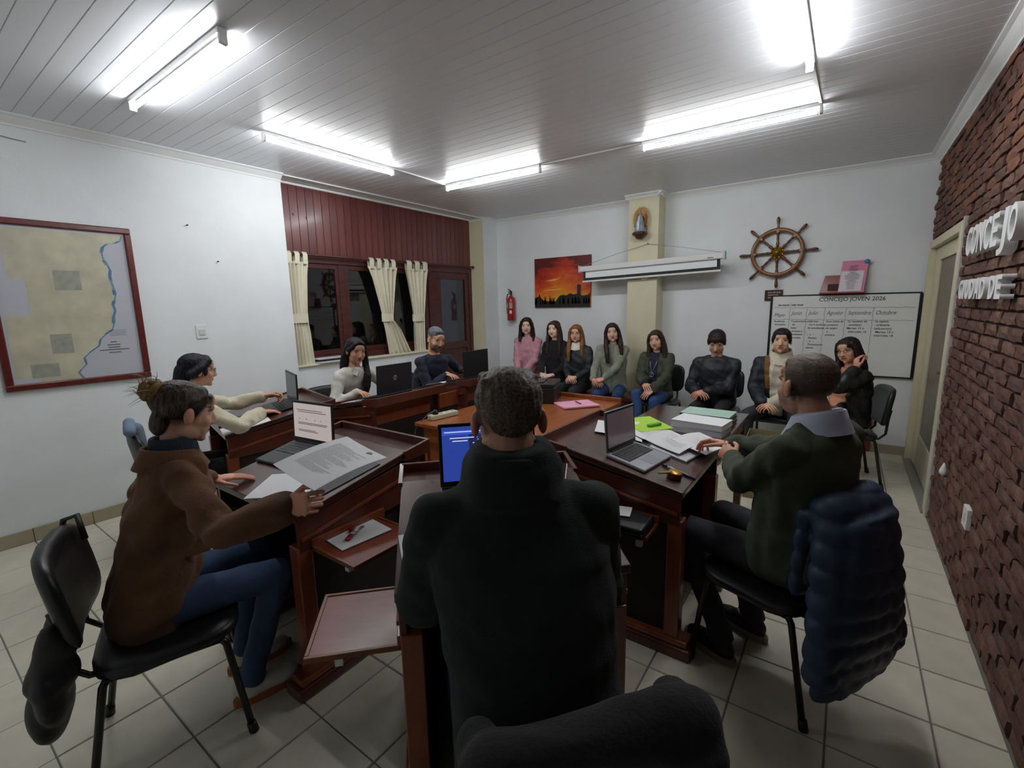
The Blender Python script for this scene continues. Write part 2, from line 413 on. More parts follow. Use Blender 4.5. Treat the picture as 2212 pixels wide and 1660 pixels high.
for n, (y, z, h) in enumerate(spots):
    me = random.choice(half_v[:4] if h else [q for i, q in enumerate(brick_v) if i % 5 != 4])
    if z > 2.2 and random.random() < .3: me = random.choice([brick_v[4], brick_v[9]] if not h else half_v)
    lo = (random.uniform(-.007, .006), y, z)
    if n < 298:
        o = bpy.data.objects.new('brick', me); COL.objects.link(o); o.parent = wr; o.location = lo
    else:
        t = me.copy(); t.transform(Matrix.Translation(lo))
        n0 = len(stuffb.faces); stuffb.from_mesh(t); stuffb.faces.ensure_lookup_table()
        for fc in stuffb.faces[n0:]: fc.material_index = brick_ms.index(me.materials[0])
        bpy.data.meshes.remove(t)
sm = bpy.data.meshes.new('brick_remainder'); stuffb.to_mesh(sm); stuffb.free()
for m_ in brick_ms: sm.materials.append(m_)
o = bpy.data.objects.new('brick_remainder', sm); COL.objects.link(o); o.parent = wr; o['kind'] = 'stuff'
# plaster jamb, cream door with brown slatted glass
d2 = thing('door_2', None, None, (XR, 5.2, 0)); d2['kind'] = 'structure'
dcream = mat('door_cream', '#cfc8a8', .5, var=.03, scale=5); dw = mat('door_white', '#dfe0dc', .5)
D = lambda n, x0, x1, y0, y1, z0, z1, m=dcream: MB().box(x0, x1, y0-5.2, y1-5.2, z0, z1).build(n, m, d2, bevel=.003, seg=1)
D('plaster_edge', -.012, .2, DY0-.045, DY0, 0, DZ+.02, mat('rough_plaster', '#b9b4ad', .9, var=.1, bump=.5, bscale=30))
D('jamb', -.015, .13, DY0, DY0+.075, 0, DZ); D('jamb', -.015, .13, DY1-.075, DY1, 0, DZ); D('head', -.015, .13, DY0+.075, DY1-.075, DZ-.07, DZ)
D('stile', .03, .075, DY0+.08, DY0+.33, .03, DZ-.075); D('stile', .03, .075, DY1-.34, DY1-.08, .03, DZ-.075)
D('top_rail', .03, .075, DY0+.33, DY1-.34, DZ-.19, DZ-.075); D('lower_panel', .035, .07, DY0+.33, DY1-.34, .03, .34, mat('door_lower', '#b9b49c', .5))
slat_m = mat('brown_textured_glass', '#6b5a3c', .3, col2='#4b3d26', scale=9, stretch=(1, 1, 2.2), bump=.5, bscale=26, dist=1.0)
D('pane', .046, .062, DY0+.33, DY1-.34, .34, DZ-.19, slat_m)
D('threshold', -.03, .14, DY0+.01, DY1-.01, 0, .02, mat('alu', '#9b9b96', .4, metal=.6))
MB().box(-.0, .03, DY0+.12-5.2, DY0+.16-5.2, .98, 1.12).cyl((-.03, DY0+.14-5.2, 1.06), (.0, DY0+.14-5.2, 1.06), .01).build('lock_plate', mat('steel', '#9a9a98', .3, metal=1), d2)
wallbox('wall_right_passage', XR+.25, XR+.3, DY0, YB+.1, 0, ZC)
# ================================================================ ceiling tube lamps
white_pl = mat('white_plastic', '#e6e6e4', .4)
tube_m = mat('lit_tube', '#ffffff', .5, emit='#f5f7f8', estr=TUBE_POWER)
tube_back = mat('tube_back', '#d9dadb', .5)
def lamp(p0, p1, label):
    p0, p1 = Vector(p0), Vector(p1); c = (p0+p1)/2; d = p1-p0; L = d.length
    t = thing('tube_lamp', label, 'ceiling light', (c.x, c.y, ZC), math.atan2(d.y, d.x), 'fluorescent tube lamps on the ceiling')
    h = L/2
    MB().box(-h, h, -.022, .022, -.028, -.001).build('housing', white_pl, t, bevel=.003)
    tb = MB(); nn = 16; ang = [math.radians(-205 + 230*k/nn) for k in range(nn+1)]          # lit diffuser faces down, opaque back on top
    tb.grid([[(x, .0145*math.cos(a), -.052+.0145*math.sin(a)) for a in ang] for x in (-h+.03, h-.03)]).build('tube', tube_m, t, smooth=True)
    ang = [math.radians(25 + 130*k/8) for k in range(9)]
    MB().grid([[(x, .0145*math.cos(a), -.052+.0145*math.sin(a)) for a in ang] for x in (-h+.03, h-.03)]).build('tube_back', tube_back, t, smooth=True)
    for s in (-1, 1):
        MB().box(s*h-.018 if s > 0 else s*h-.004, s*h+.004 if s > 0 else s*h+.018, -.02, .02, -.074, -.026).build('end_cap', white_pl, t, bevel=.006)
lamp((-3.76, 1.21, 0), (-2.51, 1.21, 0), 'lit tube lamp on the ceiling nearest the framed map')
lamp((-3.66, 1.97, 0), (-3.66, 3.21, 0), 'lit tube lamp running along the boarded wall above the window curtains')
lamp((-3.69, 3.98, 0), (-2.50, 4.02, 0), 'lit tube lamp on the ceiling between the boarded wall and the cream column')
lamp((-1.51, 4.045, 0), (-.25, 4.045, 0), 'lit tube lamp on the ceiling in front of the ship wheel')
lamp((-.28, 3.31, 0), (-.28, 2.05, 0), 'lit tube lamp on the ceiling running along the brick wall')
for a, b_, lb in [((-3.66, 3.22), (-3.69, 3.97), 'white cable conduit on the ceiling by the boarded wall'), ((-2.49, 4.02), (-1.52, 4.045), 'white cable conduit on the ceiling in front of the cream column'),
              ((-.275, 3.32), (-.262, 4.04), 'white cable conduit on the ceiling near the brick wall')]:
    MB().bar((a[0], a[1], ZC-.006), (b_[0], b_[1], ZC-.006), .018, .011).build('cable_conduit', white_pl, label=lb, cat='conduit')

# ================================================================ left wall
redframe = mat('map_frame_wood', '#6b211c', .35, col2='#4f1613', scale=4, stretch=(1, 6, 6), coat=.3)
mp = thing('framed_map', 'large framed map of land and a blue river on the white wall', 'map', (XL, .945, 1.095))
y0, y1, z0, z1 = -.415, .415, 0, 1.175; fw = .045
def prof(y, z): return y, z
MB().box(.004, .03, y0, y1, z0, z0+fw).build('frame_side', redframe, mp, bevel=.008); MB().box(.004, .03, y0, y1, z1-fw, z1).build('frame_side', redframe, mp, bevel=.008)
MB().box(.004, .03, y0, y0+fw, z0+fw, z1-fw).build('frame_side', redframe, mp, bevel=.008); MB().box(.004, .03, y1-fw, y1, z0+fw, z1-fw).build('frame_side', redframe, mp, bevel=.008)
MB().box(.004, .012, y0+fw, y1-fw, z0+fw, z1-fw).build('sheet', mat('map_grey', '#b9bcc4', .35, var=.02, scale=3), mp)
iw, ih = (y1-y0-2*fw), (z1-z0-2*fw)
def mpt(u, v, x=.0125): return (x, y0+fw+u*iw, z0+fw+v*ih)
# u 0..1 along the sheet, v 0..1 upwards
river = [(.985,.985),(.965,.95),(.92,.93),(.86,.925),(.82,.90),(.80,.86),(.81,.81),(.835,.775),(.85,.74),(.84,.70),(.845,.66),(.855,.61),(.86,.57),(.845,.53),(.83,.50),(.84,.46),(.82,.42),(.81,.37),(.79,.325),(.73,.295),(.68,.26),(.66,.215),(.58,.175),(.53,.14),(.54,.095),(.49,.06),(.47,.04),(.50,.0)]
land = [(.19,.0),(.19,.06),(0,.06)] + [(0,.44),(.18,.44),(.20,.66),(.09,.67),(.09,.985)] + river
landm = mat('map_land', '#cbc7ae', .35, col2='#aeac98', scale=7, detail=6)
# triangulate land as strips along v
def landx(v):
    for (a, b), (c, d) in zip(river, river[1:]):
        if d <= v <= b: return a + (c-a)*((b-v)/max(1e-6, b-d))
    return .9
lb = MB(); vsn = [i/60 for i in range(61)]
def left_edge(v): return .19 if v < .03 else (.02 if v < .44 else (.20 if v < .66 else .09))
for va, vb in zip(vsn, vsn[1:]):
    e = left_edge((va+vb)/2); vb2 = min(vb, .985); va2 = min(va, .985)
    if vb2 > va2: lb.add([mpt(e, va2), mpt(landx(va2), va2), mpt(landx(vb2), vb2), mpt(e, vb2)], [(0, 1, 2, 3)])
lb.build('land_print', landm, mp)
rv = MB()
for i, ((a, b), (c, d)) in enumerate(zip(river, river[1:])):
    w = .006 + .016*abs(math.sin(i*1.3))*(1 if i < 19 else .5)
    rv.add([mpt(a-w, b, .0131), mpt(a+w*.4, b, .0131), mpt(c+w*.4, d, .0131), mpt(c-w, d, .0131)], [(0, 1, 2, 3)])
rv.build('river_print', mat('map_blue', '#3a6c92', .35, col2='#6f93ab', scale=30), mp)
for (u, v, a, b_) in [(.40,.60,.20,.13),(.30,.18,.16,.13),(.13,.03,.2,.09)]:
    MB().add([mpt(u, v, .0128), mpt(u+a, v, .0128), mpt(u+a, v+b_, .0128), mpt(u, v+b_, .0128)], [(0,1,2,3)]).build('town_print', mat('map_town', '#a3a494', .4, col2='#8f9186', scale=22), mp)
tp = MB()
for k, (w, v) in enumerate([(.05,.235),(.11,.215),(.10,.197),(.25,.18),(.10,.16)]):
    tp.add([mpt(.78-w/2, v, .0131), mpt(.78+w/2, v, .0131), mpt(.78+w/2, v+.006, .0131), mpt(.78-w/2, v+.006, .0131)], [(0,1,2,3)])
for k in range(4): tp.add([mpt(.76, .32-.012*k, .0131), mpt(.90, .32-.012*k, .0131), mpt(.90, .322-.012*k, .0131), mpt(.76, .322-.012*k, .0131)], [(0,1,2,3)])
tp.build('legend_print', mat('print_grey', '#5a5a58', .5), mp)
sw = thing('light_switch', 'white wall switch plate beside the framed map', 'light switch', (XL, 1.78, 1.44))
MB().box(0, .008, -.045, .045, -.06, .06).build('plate', white_pl, sw, bevel=.003); MB().box(.008, .014, -.025, .025, -.028, .02).build('rocker', mat('switch_grey', '#cfcfcb', .4), sw, bevel=.002)
nail_m = mat('nail', '#33302d', .5, metal=.8)
for (y, z, lb_) in [(1.77, 2.35, 'small nail in the white wall high above the light switch'), (1.98, 2.06, 'small nail in the white wall between map and boarding')]:
    MB().cyl((XL, y, z), (XL+.018, y, z+.003), .004, n=8).cyl((XL+.016, y, z), (XL+.02, y, z), .007, n=8).build('wall_nail', nail_m, label=lb_, cat='nail')
MB().tube([(XL+.004, .70, 2.80), (XL+.006, .78, 2.79), (XL+.004, .86, 2.785)], .003, 6).build('wire_end', mat('wire_grey', '#8c8c88', .5), label='short grey wire sticking on the wall above the framed map', cat='wire')

# ---------------------------------------------------------------- curtains
cloth_c = mat('cream_curtain', '#ded9c2', .85, var=.04, scale=10, bump=.1, bscale=120, sheen=.2)
def curtain(yt0, yt1, ym0, ym1, yb0, yb1, zt, zm, zb, label, seed, tabs=4):
    t = thing('tab_curtain', label, 'curtain', (XP+.075, (yt0+yt1)/2, zb), 0, 'cream tab curtains at the window'); yc = (yt0+yt1)/2; rr = random.Random(seed)
    rows = []; n = 44; ph = rr.uniform(0, 6)
    levels = [(zt-.075, yt0, yt1, .026), ((zt*2+zm)/3, yt0*.65+ym0*.35, yt1*.65+ym1*.35, .024), (zm+.16, yt0*.2+ym0*.8, yt1*.2+ym1*.8, .02), (zm, ym0, ym1, .016),
              (zm-.05, ym0, ym1, .016), (zm-.18, ym0*.6+yb0*.4, ym1*.6+yb1*.4, .022), (zb, yb0, yb1, .03)]
    fine = []
    for (a, b_) in zip(levels, levels[1:]):
        for k in range(5): f = k/5; fine.append(tuple(a[i]*(1-f)+b_[i]*f for i in range(4)))
    fine.append(levels[-1])
    for z, a, b_, amp in fine:
        rows.append([(amp*math.sin(k/(n-1)*2*math.pi*5.5+ph+.3*math.sin(z*7)) + .012*math.sin(k*.9+seed), a+(b_-a)*k/(n-1)-yc, z-zb+.01*math.sin(k*.35+seed)*(1 if z < zm else 0)) for k in range(n)])
    MB().grid(rows, (.0025, 0, 0)).build('cloth', cloth_c, t, smooth=True)
    for k in range(tabs):
        y = yt0+(yt1-yt0)*(k+.5)/tabs-yc; w = (yt1-yt0)/tabs*.30
        pts = [(.022, zt-zb-.10), (.026, zt-zb), (.0, zt-zb+.03), (-.026, zt-zb), (-.02, zt-zb-.10)]
        MB().grid([[(p[0], y-w, p[1]), (p[0], y+w, p[1])] for p in pts], None).build('tab', cloth_c, t, smooth=True)
    ring = []
    for k in range(16):
        a = 2*math.pi*k/16; ring.append((.03*math.cos(a), (ym0+ym1)/2-yc+((ym1-ym0)/2+.012)*math.sin(a)))
    MB().loft([[(x, y, zm-zb+.025) for x, y in ring], [(x*1.05, y, zm-zb-.075) for x, y in ring]], cap=False).build('tie_band', cloth_c, t, smooth=True)
curtain(2.68, 2.95, 2.70, 2.88, 2.69, 2.93, 2.20, 1.55, .955, 'cream tab curtain half hidden behind the edge of the white wall', 1, 3)
curtain(3.72, 4.17, 3.90, 4.06, 3.97, 4.34, 2.20, 1.52, 1.005, 'cream tab curtain tied at the waist, its bottom swept sideways over the sill', 2, 4)
curtain(4.31, 4.74, 4.42, 4.62, 4.42, 4.60, 2.205, 1.50, .93, 'cream tab curtain tied at the waist beside the wooden door', 3, 3)
for k, (dy, c, h) in enumerate([(0, '#d9d9d6', .018), (.02, '#2a2d38', .012), (-.01, '#c8c8c6', .015)]):
    MB().box(XP+.03, XP+.16, 2.93+dy, 3.28+dy, 1.02+.02*k, 1.02+.02*k+h).build('paper_stack', mat('sillpaper%d' % k, c, .7), bevel=.002, group='papers stacked on the window sill', cat='papers',
        label=['white paper pad at the bottom of the pile on the window sill', 'dark folder in the pile on the window sill', 'white paper pad topping the pile on the window sill'][k])

# ================================================================ back wall
# fire extinguisher
ex = thing('fire_extinguisher', 'red fire extinguisher hung on the white back wall in the corner', 'fire extinguisher', (-4.31, YB-.075, 1.38))
red = mat('extinguisher_red', '#a3231c', .3, coat=.4)
MB().lathe([(.058, 0), (.066, .008), (.066, .30), (.06, .34), (.035, .37), (.02, .385), (.02, .40)], n=24).build('cylinder', red, ex, smooth=True)
blk = mat('black_rubber', '#141414', .5)
MB().cyl((0, 0, .40), (0, 0, .44), .016).box(-.012, .012, -.06, .02, .435, .45).bar((0, .01, .45), (0, -.07, .485), .02, .008).build('valve_handle', blk, ex)
MB().tube([(-.015, 0, .42), (-.06, -.01, .41), (-.078, -.01, .34), (-.075, -.01, .2), (-.072, -.01, .1)], .008, 8).build('hose', blk, ex, smooth=True)
b = MB(); 
def curved_label(b, a0, a1, z0, z1, r=.0668, n=8):
    rows = [[(r*math.sin(a0+(a1-a0)*k/n), -r*math.cos(a0+(a1-a0)*k/n), z) for k in range(n+1)] for z in (z0, z1)]
    return b.grid(rows)
curved_label(MB(), -1.0, -.35, .20, .27).build('paper_label', mat('labelwhite', '#d8d8d0', .6), ex); curved_label(MB(), .1, .9, .19, .28).build('paper_label', mat('labelgrey', '#c5c0b8', .6, col2='#807a74', scale=60), ex)
curved_label(MB(), .15, .75, .11, .16).build('paper_label', MATS['labelwhite'], ex)
MB().box(-.02, .02, .062, .075, .25, .36).build('bracket', blk, ex)
# sunset painting
pn = thing('sunset_painting', 'unframed sunset painting of a red and yellow sky over a dark skyline', 'painting', (-3.43, YB, 1.575))
sm_ = bpy.data.materials.new('sunset_paint'); sm_.use_nodes = True; nt = sm_.node_tree; N = nt.nodes; Lk = nt.links; bs = N['Principled BSDF']; bs.inputs['Roughness'].default_value = .45
tc = N.new('ShaderNodeTexCoord'); sp = N.new('ShaderNodeSeparateXYZ'); Lk.new(tc.outputs['Object'], sp.inputs[0])
nz = N.new('ShaderNodeTexNoise'); nz.inputs['Scale'].default_value = 4.5; nz.inputs['Detail'].default_value = 6; nz.inputs['Distortion'].default_value = .8
mpn = N.new('ShaderNodeMapping'); mpn.inputs['Scale'].default_value = (1, 1, 2.2); Lk.new(tc.outputs['Object'], mpn.inputs[0]); Lk.new(mpn.outputs[0], nz.inputs['Vector'])
ma = N.new('ShaderNodeMath'); ma.operation = 'MULTIPLY_ADD'; ma.inputs[1].default_value = .55; Lk.new(nz.outputs['Fac'], ma.inputs[0]); Lk.new(sp.outputs['Z'], ma.inputs[2])
xa = N.new('ShaderNodeMath'); xa.operation = 'ABSOLUTE'; Lk.new(sp.outputs['X'], xa.inputs[0])
mb_ = N.new('ShaderNodeMath'); mb_.operation = 'MULTIPLY_ADD'; mb_.inputs[1].default_value = .45; Lk.new(xa.outputs[0], mb_.inputs[0]); Lk.new(ma.outputs[0], mb_.inputs[2])
rp = N.new('ShaderNodeValToRGB'); rp.color_ramp.elements[0].position = .36; rp.color_ramp.elements[0].color = lin('#d8b02a'); rp.color_ramp.elements[1].position = 1.08; rp.color_ramp.elements[1].color = lin('#5e1410')
for p_, c in [(.52, '#dd8a1c'), (.68, '#d8641a'), (.84, '#bf3414'), (.96, '#94200f')]: e = rp.color_ramp.elements.new(p_); e.color = lin(c)
Lk.new(mb_.outputs[0], rp.inputs[0]); Lk.new(rp.outputs[0], bs.inputs['Base Color'])
MB().box(-.465, .465, -.03, -.002, 0, .72).build('canvas', sm_, pn)
sil = [(-.465, 0), (.465, 0), (.465, .20)]
rr = random.Random(5); x = .465; top = []
prof_s = [(-.465,.13),(-.44,.15),(-.40,.16),(-.38,.20),(-.36,.15),(-.33,.12),(-.30,.10),(-.20,.09),(-.10,.09),(-.06,.14),(-.03,.17),(.02,.18),(.08,.17),(.14,.20),(.20,.18),(.25,.19),(.30,.17),(.36,.16),(.42,.17),(.45,.19),(.465,.22)]
sb = MB()
for (a, b0), (c, d) in zip(prof_s, prof_s[1:]):
    sb.hexa([(a, -.0315, 0), (c, -.0315, 0), (c, -.0300, 0), (a, -.0300, 0), (a, -.0315, b0), (c, -.0315, d), (c, -.0300, d), (a, -.0300, b0)])
for k in range(40):
    x = rr.uniform(-.46, .46); sb.hexa([(x-.01, -.0315, .05), (x+.01, -.0315, .05), (x+.01, -.0300, .05), (x-.01, -.0300, .05), (x-.002, -.0315, .13+rr.uniform(0, .05)), (x+.004, -.0315, .13), (x+.004, -.03, .13), (x-.002, -.03, .13)])
sb.build('skyline_print', mat('silhouette', '#151412', .5), pn)
tw = MB().box(.255, .315, -.0318, -.030, .15, .315); tw.build('tower_print', MATS['silhouette'], pn)
MB().box(.275, .282, -.0321, -.0316, .19, .29).box(.29, .297, -.0321, -.0316, .19, .29).build('tower_window_print', mat('towerwin', '#6a2a18', .5), pn)
MB().add([(-.28, -.0305, .385), (-.12, -.0305, .39), (-.03, -.0305, .415), (-.14, -.0305, .41)], [(0,1,2,3)]).add([(-.34, -.0305, .245), (-.1, -.0305, .25), (.02, -.0305, .265), (-.2, -.0305, .262)], [(0,1,2,3)]).build('cloud_print', mat('cloudp', '#eab366', .5), pn)
# religious statuette on a bracket
st = thing('statuette', 'small silver-robed statuette with a golden rayed halo on the cream column', 'statuette', (-2.16, 5.85, 2.39))
bw = mat('bracket_wood', '#4a241c', .4, coat=.2); gold = mat('old_gold', '#b98a4c', .4, metal=.2, var=.3, scale=60); silver = mat('old_silver', '#9aa3b0', .4, metal=.1, var=.2, scale=40)
MB().lathe([(.03, 0), (.05, .015), (.055, .03), (.085, .05), (.095, .062), (.088, .08), (.07, .085)], c=(0, -.075, 0), n=20).build('bracket', bw, st, smooth=True)
MB().lathe([(.068, .085), (.064, .11), (.05, .18), (.035, .25), (.024, .28), (.018, .29)], c=(0, -.075, 0), n=20).build('robe', silver, st, smooth=True)
MB().box(-.014, .014, -.146, -.14, .10, .2).hexa([(-.014, -.148, .10), (.014, -.148, .10), (.014, -.138, .10), (-.014, -.138, .10), (-.010, -.112, .27), (.010, -.112, .27), (.010, -.1, .27), (-.010, -.1, .27)]).build('robe_front', mat('pale_blue', '#c3ccd6', .5), st)
MB().ell((0, -.08, .305), (.016, .016, .021)).build('head', mat('statue_skin', '#b98d6a', .5), st, smooth=True)
hb = MB()
for k in range(23):
    a = math.radians(-35 + 250*k/22); r0, r1 = .045, .12 if k % 2 else .108; cx, cz = 0, .235
    p0 = Vector((cx+r0*math.cos(a), -.05, cz+r0*math.sin(a)*1.0)); p1 = Vector((cx+r1*.75*math.cos(a), -.045, cz+r1*1.18*math.sin(a)))
    hb.cyl(p0, p1, .004, .006, n=6)
hb.build('halo_ray', gold, st)
hp = [(0+.09*math.cos(math.radians(-35+250*k/24)), -.045, .235+.142*math.sin(math.radians(-35+250*k/24))) for k in range(25)]
MB().tube(hp, .008, 8).build('halo_rim', gold, st, smooth=True)
MB().box(-.07, .07, -.03, -.0, .06, .30).build('back_board', bw, st, bevel=.02)
MB().ell((0, -.045, .39), .013).build('halo_finial', mat('ivory', '#e2dcc8', .5), st, smooth=True)
# projector screen hung from a nail on the column
ps = thing('projector_screen', 'white rolled projector screen hung by cords across the cream column', 'projector screen', (-2.075, 5.79, 1.96))
hw = mat('screen_housing', '#d9dad8', .4)
tilt = -.028; Mx = Matrix.Rotation(tilt, 4, 'Y')
def psb(): b = MB(); b.M = Mx; return b
psb().box(-.90, .90, -.035, .035, .105, .175).build('housing', hw, ps, bevel=.012, seg=3)
for s in (-1, 1): psb().box(s*.905-.012, s*.905+.012, -.042, .042, .095, .19).build('end_cap', mat('cap_grey', '#c4c6c6', .4), ps, bevel=.008)
psb().box(-.86, .86, .0, .004, -.02, .105).build('screen_border', mat('screen_black', '#111214', .6), ps)
psb().box(-.825, .825, -.003, -.001, .022, .106).build('screen_fabric', mat('screen_white', '#e6eaec', .7), ps)
psb().box(-.87, .87, -.014, .014, -.035, -.012).build('bottom_bar', hw, ps, bevel=.004)
psb().tube([(-.06, 0, -.035), (-.03, 0, -.055), (.0, 0, -.05), (.02, 0, -.035)], .003, 6).build('pull_loop', hw, ps)
psb().box(.73, .79, -.037, -.035, .122, .13).build('maker_plate', mat('plate_dark', '#44474c', .5), ps)
for s in (-1, 1): MB().tube([(Mx @ Vector((s*.88, 0, .175))), (s*.4, .015, .29+.01*s), (0, .045, .375)], .0028, 6).build('cord', mat('cord_grey', '#8b8a84', .7), ps)
MB().cyl((0, .06, .375), (0, .03, .378), .005, n=8).build('nail', nail_m, ps)
# ship wheel
sw_ = thing('ship_wheel', 'wooden ship steering wheel with brass hub on the white back wall', 'ship wheel', (-.685, YB-.045, 2.135))
wdk = mat('wheel_wood', '#4a2414', .35, col2='#6a3a1e', scale=12, coat=.3); wrm = mat('wheel_rim_wood', '#6e4420', .35, col2='#8a5c2c', scale=10, coat=.3); brs = mat('wheel_brass', '#b08d3c', .3, metal=.9)
prf = [(-.022, -.018), (-.018, -.026), (.018, -.026), (.022, -.018), (.022, .018), (.0, .022), (-.022, .018)]
rings = []
for k in range(49):
    a = 2*math.pi*k/48; rings.append([((.243+p)*math.cos(a), q, (.243+p)*math.sin(a)) for p, q in prf])
MB().loft(rings, cap=False).build('rim', wrm, sw_, smooth=True)
for k in range(8):
    a = math.pi/8*0 + k*math.pi/4 + .03; d = Vector((math.cos(a), 0, math.sin(a)))
    MB().lathe([(.012, .05), (.013, .07), (.018, .10), (.011, .12), (.014, .15), (.011, .18), (.016, .205), (.016, .225)], axis=d, n=12).build('spoke', wdk, sw_, smooth=True)
    h = MB().lathe([(.013, .262), (.015, .27), (.01, .285), (.016, .33), (.018, .355), (.012, .378), (.002, .384)], axis=d, n=12).build('handle', wdk, sw_, smooth=True)
    MB().bar(d*.212+Vector((0,-.027,0)), d*.235+Vector((0,-.027,0)), .022, .004, up=(0,1,0)).build('rim_inlay', mat('inlay', '#a5796a', .4), sw_)
MB().lathe([(.06, -.012), (.064, .0), (.06, .022), (.03, .03), (.018, .05), (.004, .055)], axis=(0, -1, 0), n=24).build('hub', brs, sw_, smooth=True)
for k in range(8):
    a = k*math.pi/4+.42; MB().ell((.058*math.cos(a), -.024, .058*math.sin(a)), (.011, .006, .011), nu=10, nv=6).build('hub_stud', brs, sw_, smooth=True)
pq = thing('plaque', 'small dark wooden plaque below the ship wheel', 'plaque', (-.695, YB, 1.67))
MB().box(-.09, .09, -.016, 0, -.06, .06).build('board', mat('plaque_wood', '#3a1612', .4), pq, bevel=.004)
pb = MB(); rr = random.Random(9)
for r in range(3):
    x = -.055
    while x < .05: w = rr.uniform(.006, .02); pb.box(x, x+w, -.0175, -.016, .024-.028*r, .038-.028*r); x += w+.006
pb.build('engraving', mat('plq', '#b9aaa4', .5), pq)
# whiteboard
wb = thing('whiteboard', 'large whiteboard with a handwritten month table leaning on the back wall', 'whiteboard', (-.065, YB-.012, .82))
bw_, bh = .635, .835
MB().box(-bw_, bw_, -.012, 0, 0, bh).build('board', mat('whiteboard_white', '#e9ebea', .12, spec=.6), wb)
bkf = mat('board_frame', '#15171c', .4)
for a in [(-bw_-.012, bw_+.012, bh, bh+.014), (-bw_-.012, bw_+.012, -.014, 0)]: MB().box(a[0], a[1], -.018, .0, a[2], a[3]).build('frame_side', bkf, wb, bevel=.003)
for s in (-1, 1): MB().box(s*(bw_+.008)-.012, s*(bw_+.008)+.012, -.018, 0, 0, bh).build('frame_side', bkf, wb, bevel=.003)
ink = mat('marker_ink', '#3a4048', .6)
def wbt(txt, u, v, size, shear=.15, align='LEFT', sx=1.0, bold=0):   # u from left in m, v from top in m
    text('handwriting', txt, size, basis((1,0,0), (0,0,1), (0,-1,0), (-bw_+u, -.0125, bh-v)), ink, wb, shear=shear, align=align, sx=sx, bold=bold)
wbt('CONCEJO JOVEN 2026', .44, .062, .056, .1, bold=.0006)
wbt('Secretaria: Celia Nuela', .06, .105, .026, .2, bold=.001)
cols = [.02, .19, .35, .515, .70, .93, 1.25]
def wavy(p0, p1, n, amp):
    p0, p1 = Vector(p0), Vector(p1); d = (p1-p0).normalized(); q = Vector((-d.z, 0, d.x)); pts = []
    for k in range(n+1): pts.append(p0 + (p1-p0)*k/n + q*amp*math.sin(k*1.25))
    return pts
def wp(u, v): return (-bw_+u, -.0130, bh-v)
for v in (.125, .255):
    MB().tube(wavy(wp(.02, v), wp(1.24, v+.01), 60, .003), .0013, 5).build('ruled_line', ink, wb)
for u in cols[1:6]:
    MB().tube(wavy(wp(u-.012, .13), wp(u-.02, .70), 34, .004), .0012, 5).build('ruled_line', ink, wb)
for k, t_ in enumerate(['Mayo', 'Junio', 'Julio', 'Agosto', 'Septiembre', 'Octubre']):
    wbt(t_, cols[k]+.005, .205 if k else .225, .058, .35, sx=.82 if k != 4 else .72)
notes = {0: ['Audiencia', 'formativa'], 1: ['Conformacion', 'de', 'listas', 'jovenes y', 'candidatos', 'escuelas'], 2: ['Informar', 'los 3 nombres', 'de estudiantes', '', '-  o  -', 'Receso', '-  o  -', 'Presentacion', 'sesion'],
         3: ['Acto toma de', 'posesion', 'de cargos', 'y', 'primera'], 4: ['1a reunion de', 'comision', 'Martes 15 o', 'miercoles 16'], 5: ['1a sesion', 'ordinaria', '(educacion)', 'Martes 13 o', 'miercoles 14']}
for k, ls in notes.items():
    for j, t_ in enumerate(ls):
        if t_: wbt(t_, cols[k]+.008+.012*(j % 2), .285+.036*j, .027 if k < 4 else .03, .1, bold=.0007)
# things standing on top of the whiteboard
bx = thing('wooden_tray', 'red-brown wooden holder standing on top of the whiteboard', 'holder', (-.07, YB-.055, 1.67))
rw = mat('red_wood', '#7c2c1e', .4, coat=.2)
MB().hexa([(-.19, -.03, 0), (.19, -.03, 0), (.19, .03, 0), (-.19, .03, 0), (-.15, .02, .19), (.19, .02, .19), (.19, .045, .19), (-.15, .045, .19)]).build('back_board', rw, bx, bevel=.003)
MB().box(-.12, -.03, -.033, -.018, .035, .10).build('slot', mat('slot_dark', '#3a1712', .6), bx)
MB().box(-.19, .19, -.045, -.03, 0, .012).build('ledge', rw, bx)
nt_ = thing('notice', 'pink card with a printed sheet and blue pin leaning on the wooden holder', 'notice', (.01, YB-.085, 1.672))
rowsn = lambda x0, x1, z0, z1, off: [[(x0, off, z0), (x1, off, z0)], [(x0+.02, off+.055, z1), (x1+.02, off+.055, z1)]]
MB().grid(rowsn(-.11, .11, 0.004, .33, 0), (0, -.004, 0)).build('pink_card', mat('pink_card', '#d88aa8', .7), nt_)
MB().grid(rowsn(-.105, .085, .02, .30, -.006), (0, -.001, 0)).build('sheet', mat('sheet_white', '#dcd6dc', .7), nt_)
pl = MB(); rr = random.Random(4)
for k in range(15):
    v = .275-.0165*k; w = rr.uniform(.05, .14); x = -.01+.02*(v/.3); y = -.0085+.055*(v-.004)/.326-.0005
    pl.box(x-w/2, x+w/2, y-.0004, y, v, v+.004)
pl.build('print_line', mat('print_dark', '#5b5660', .6), nt_)
MB().ell((.115, .035, .315), (.025, .008, .022)).build('pin', mat('pin_blue', '#3f7fa0', .5), nt_, smooth=True)

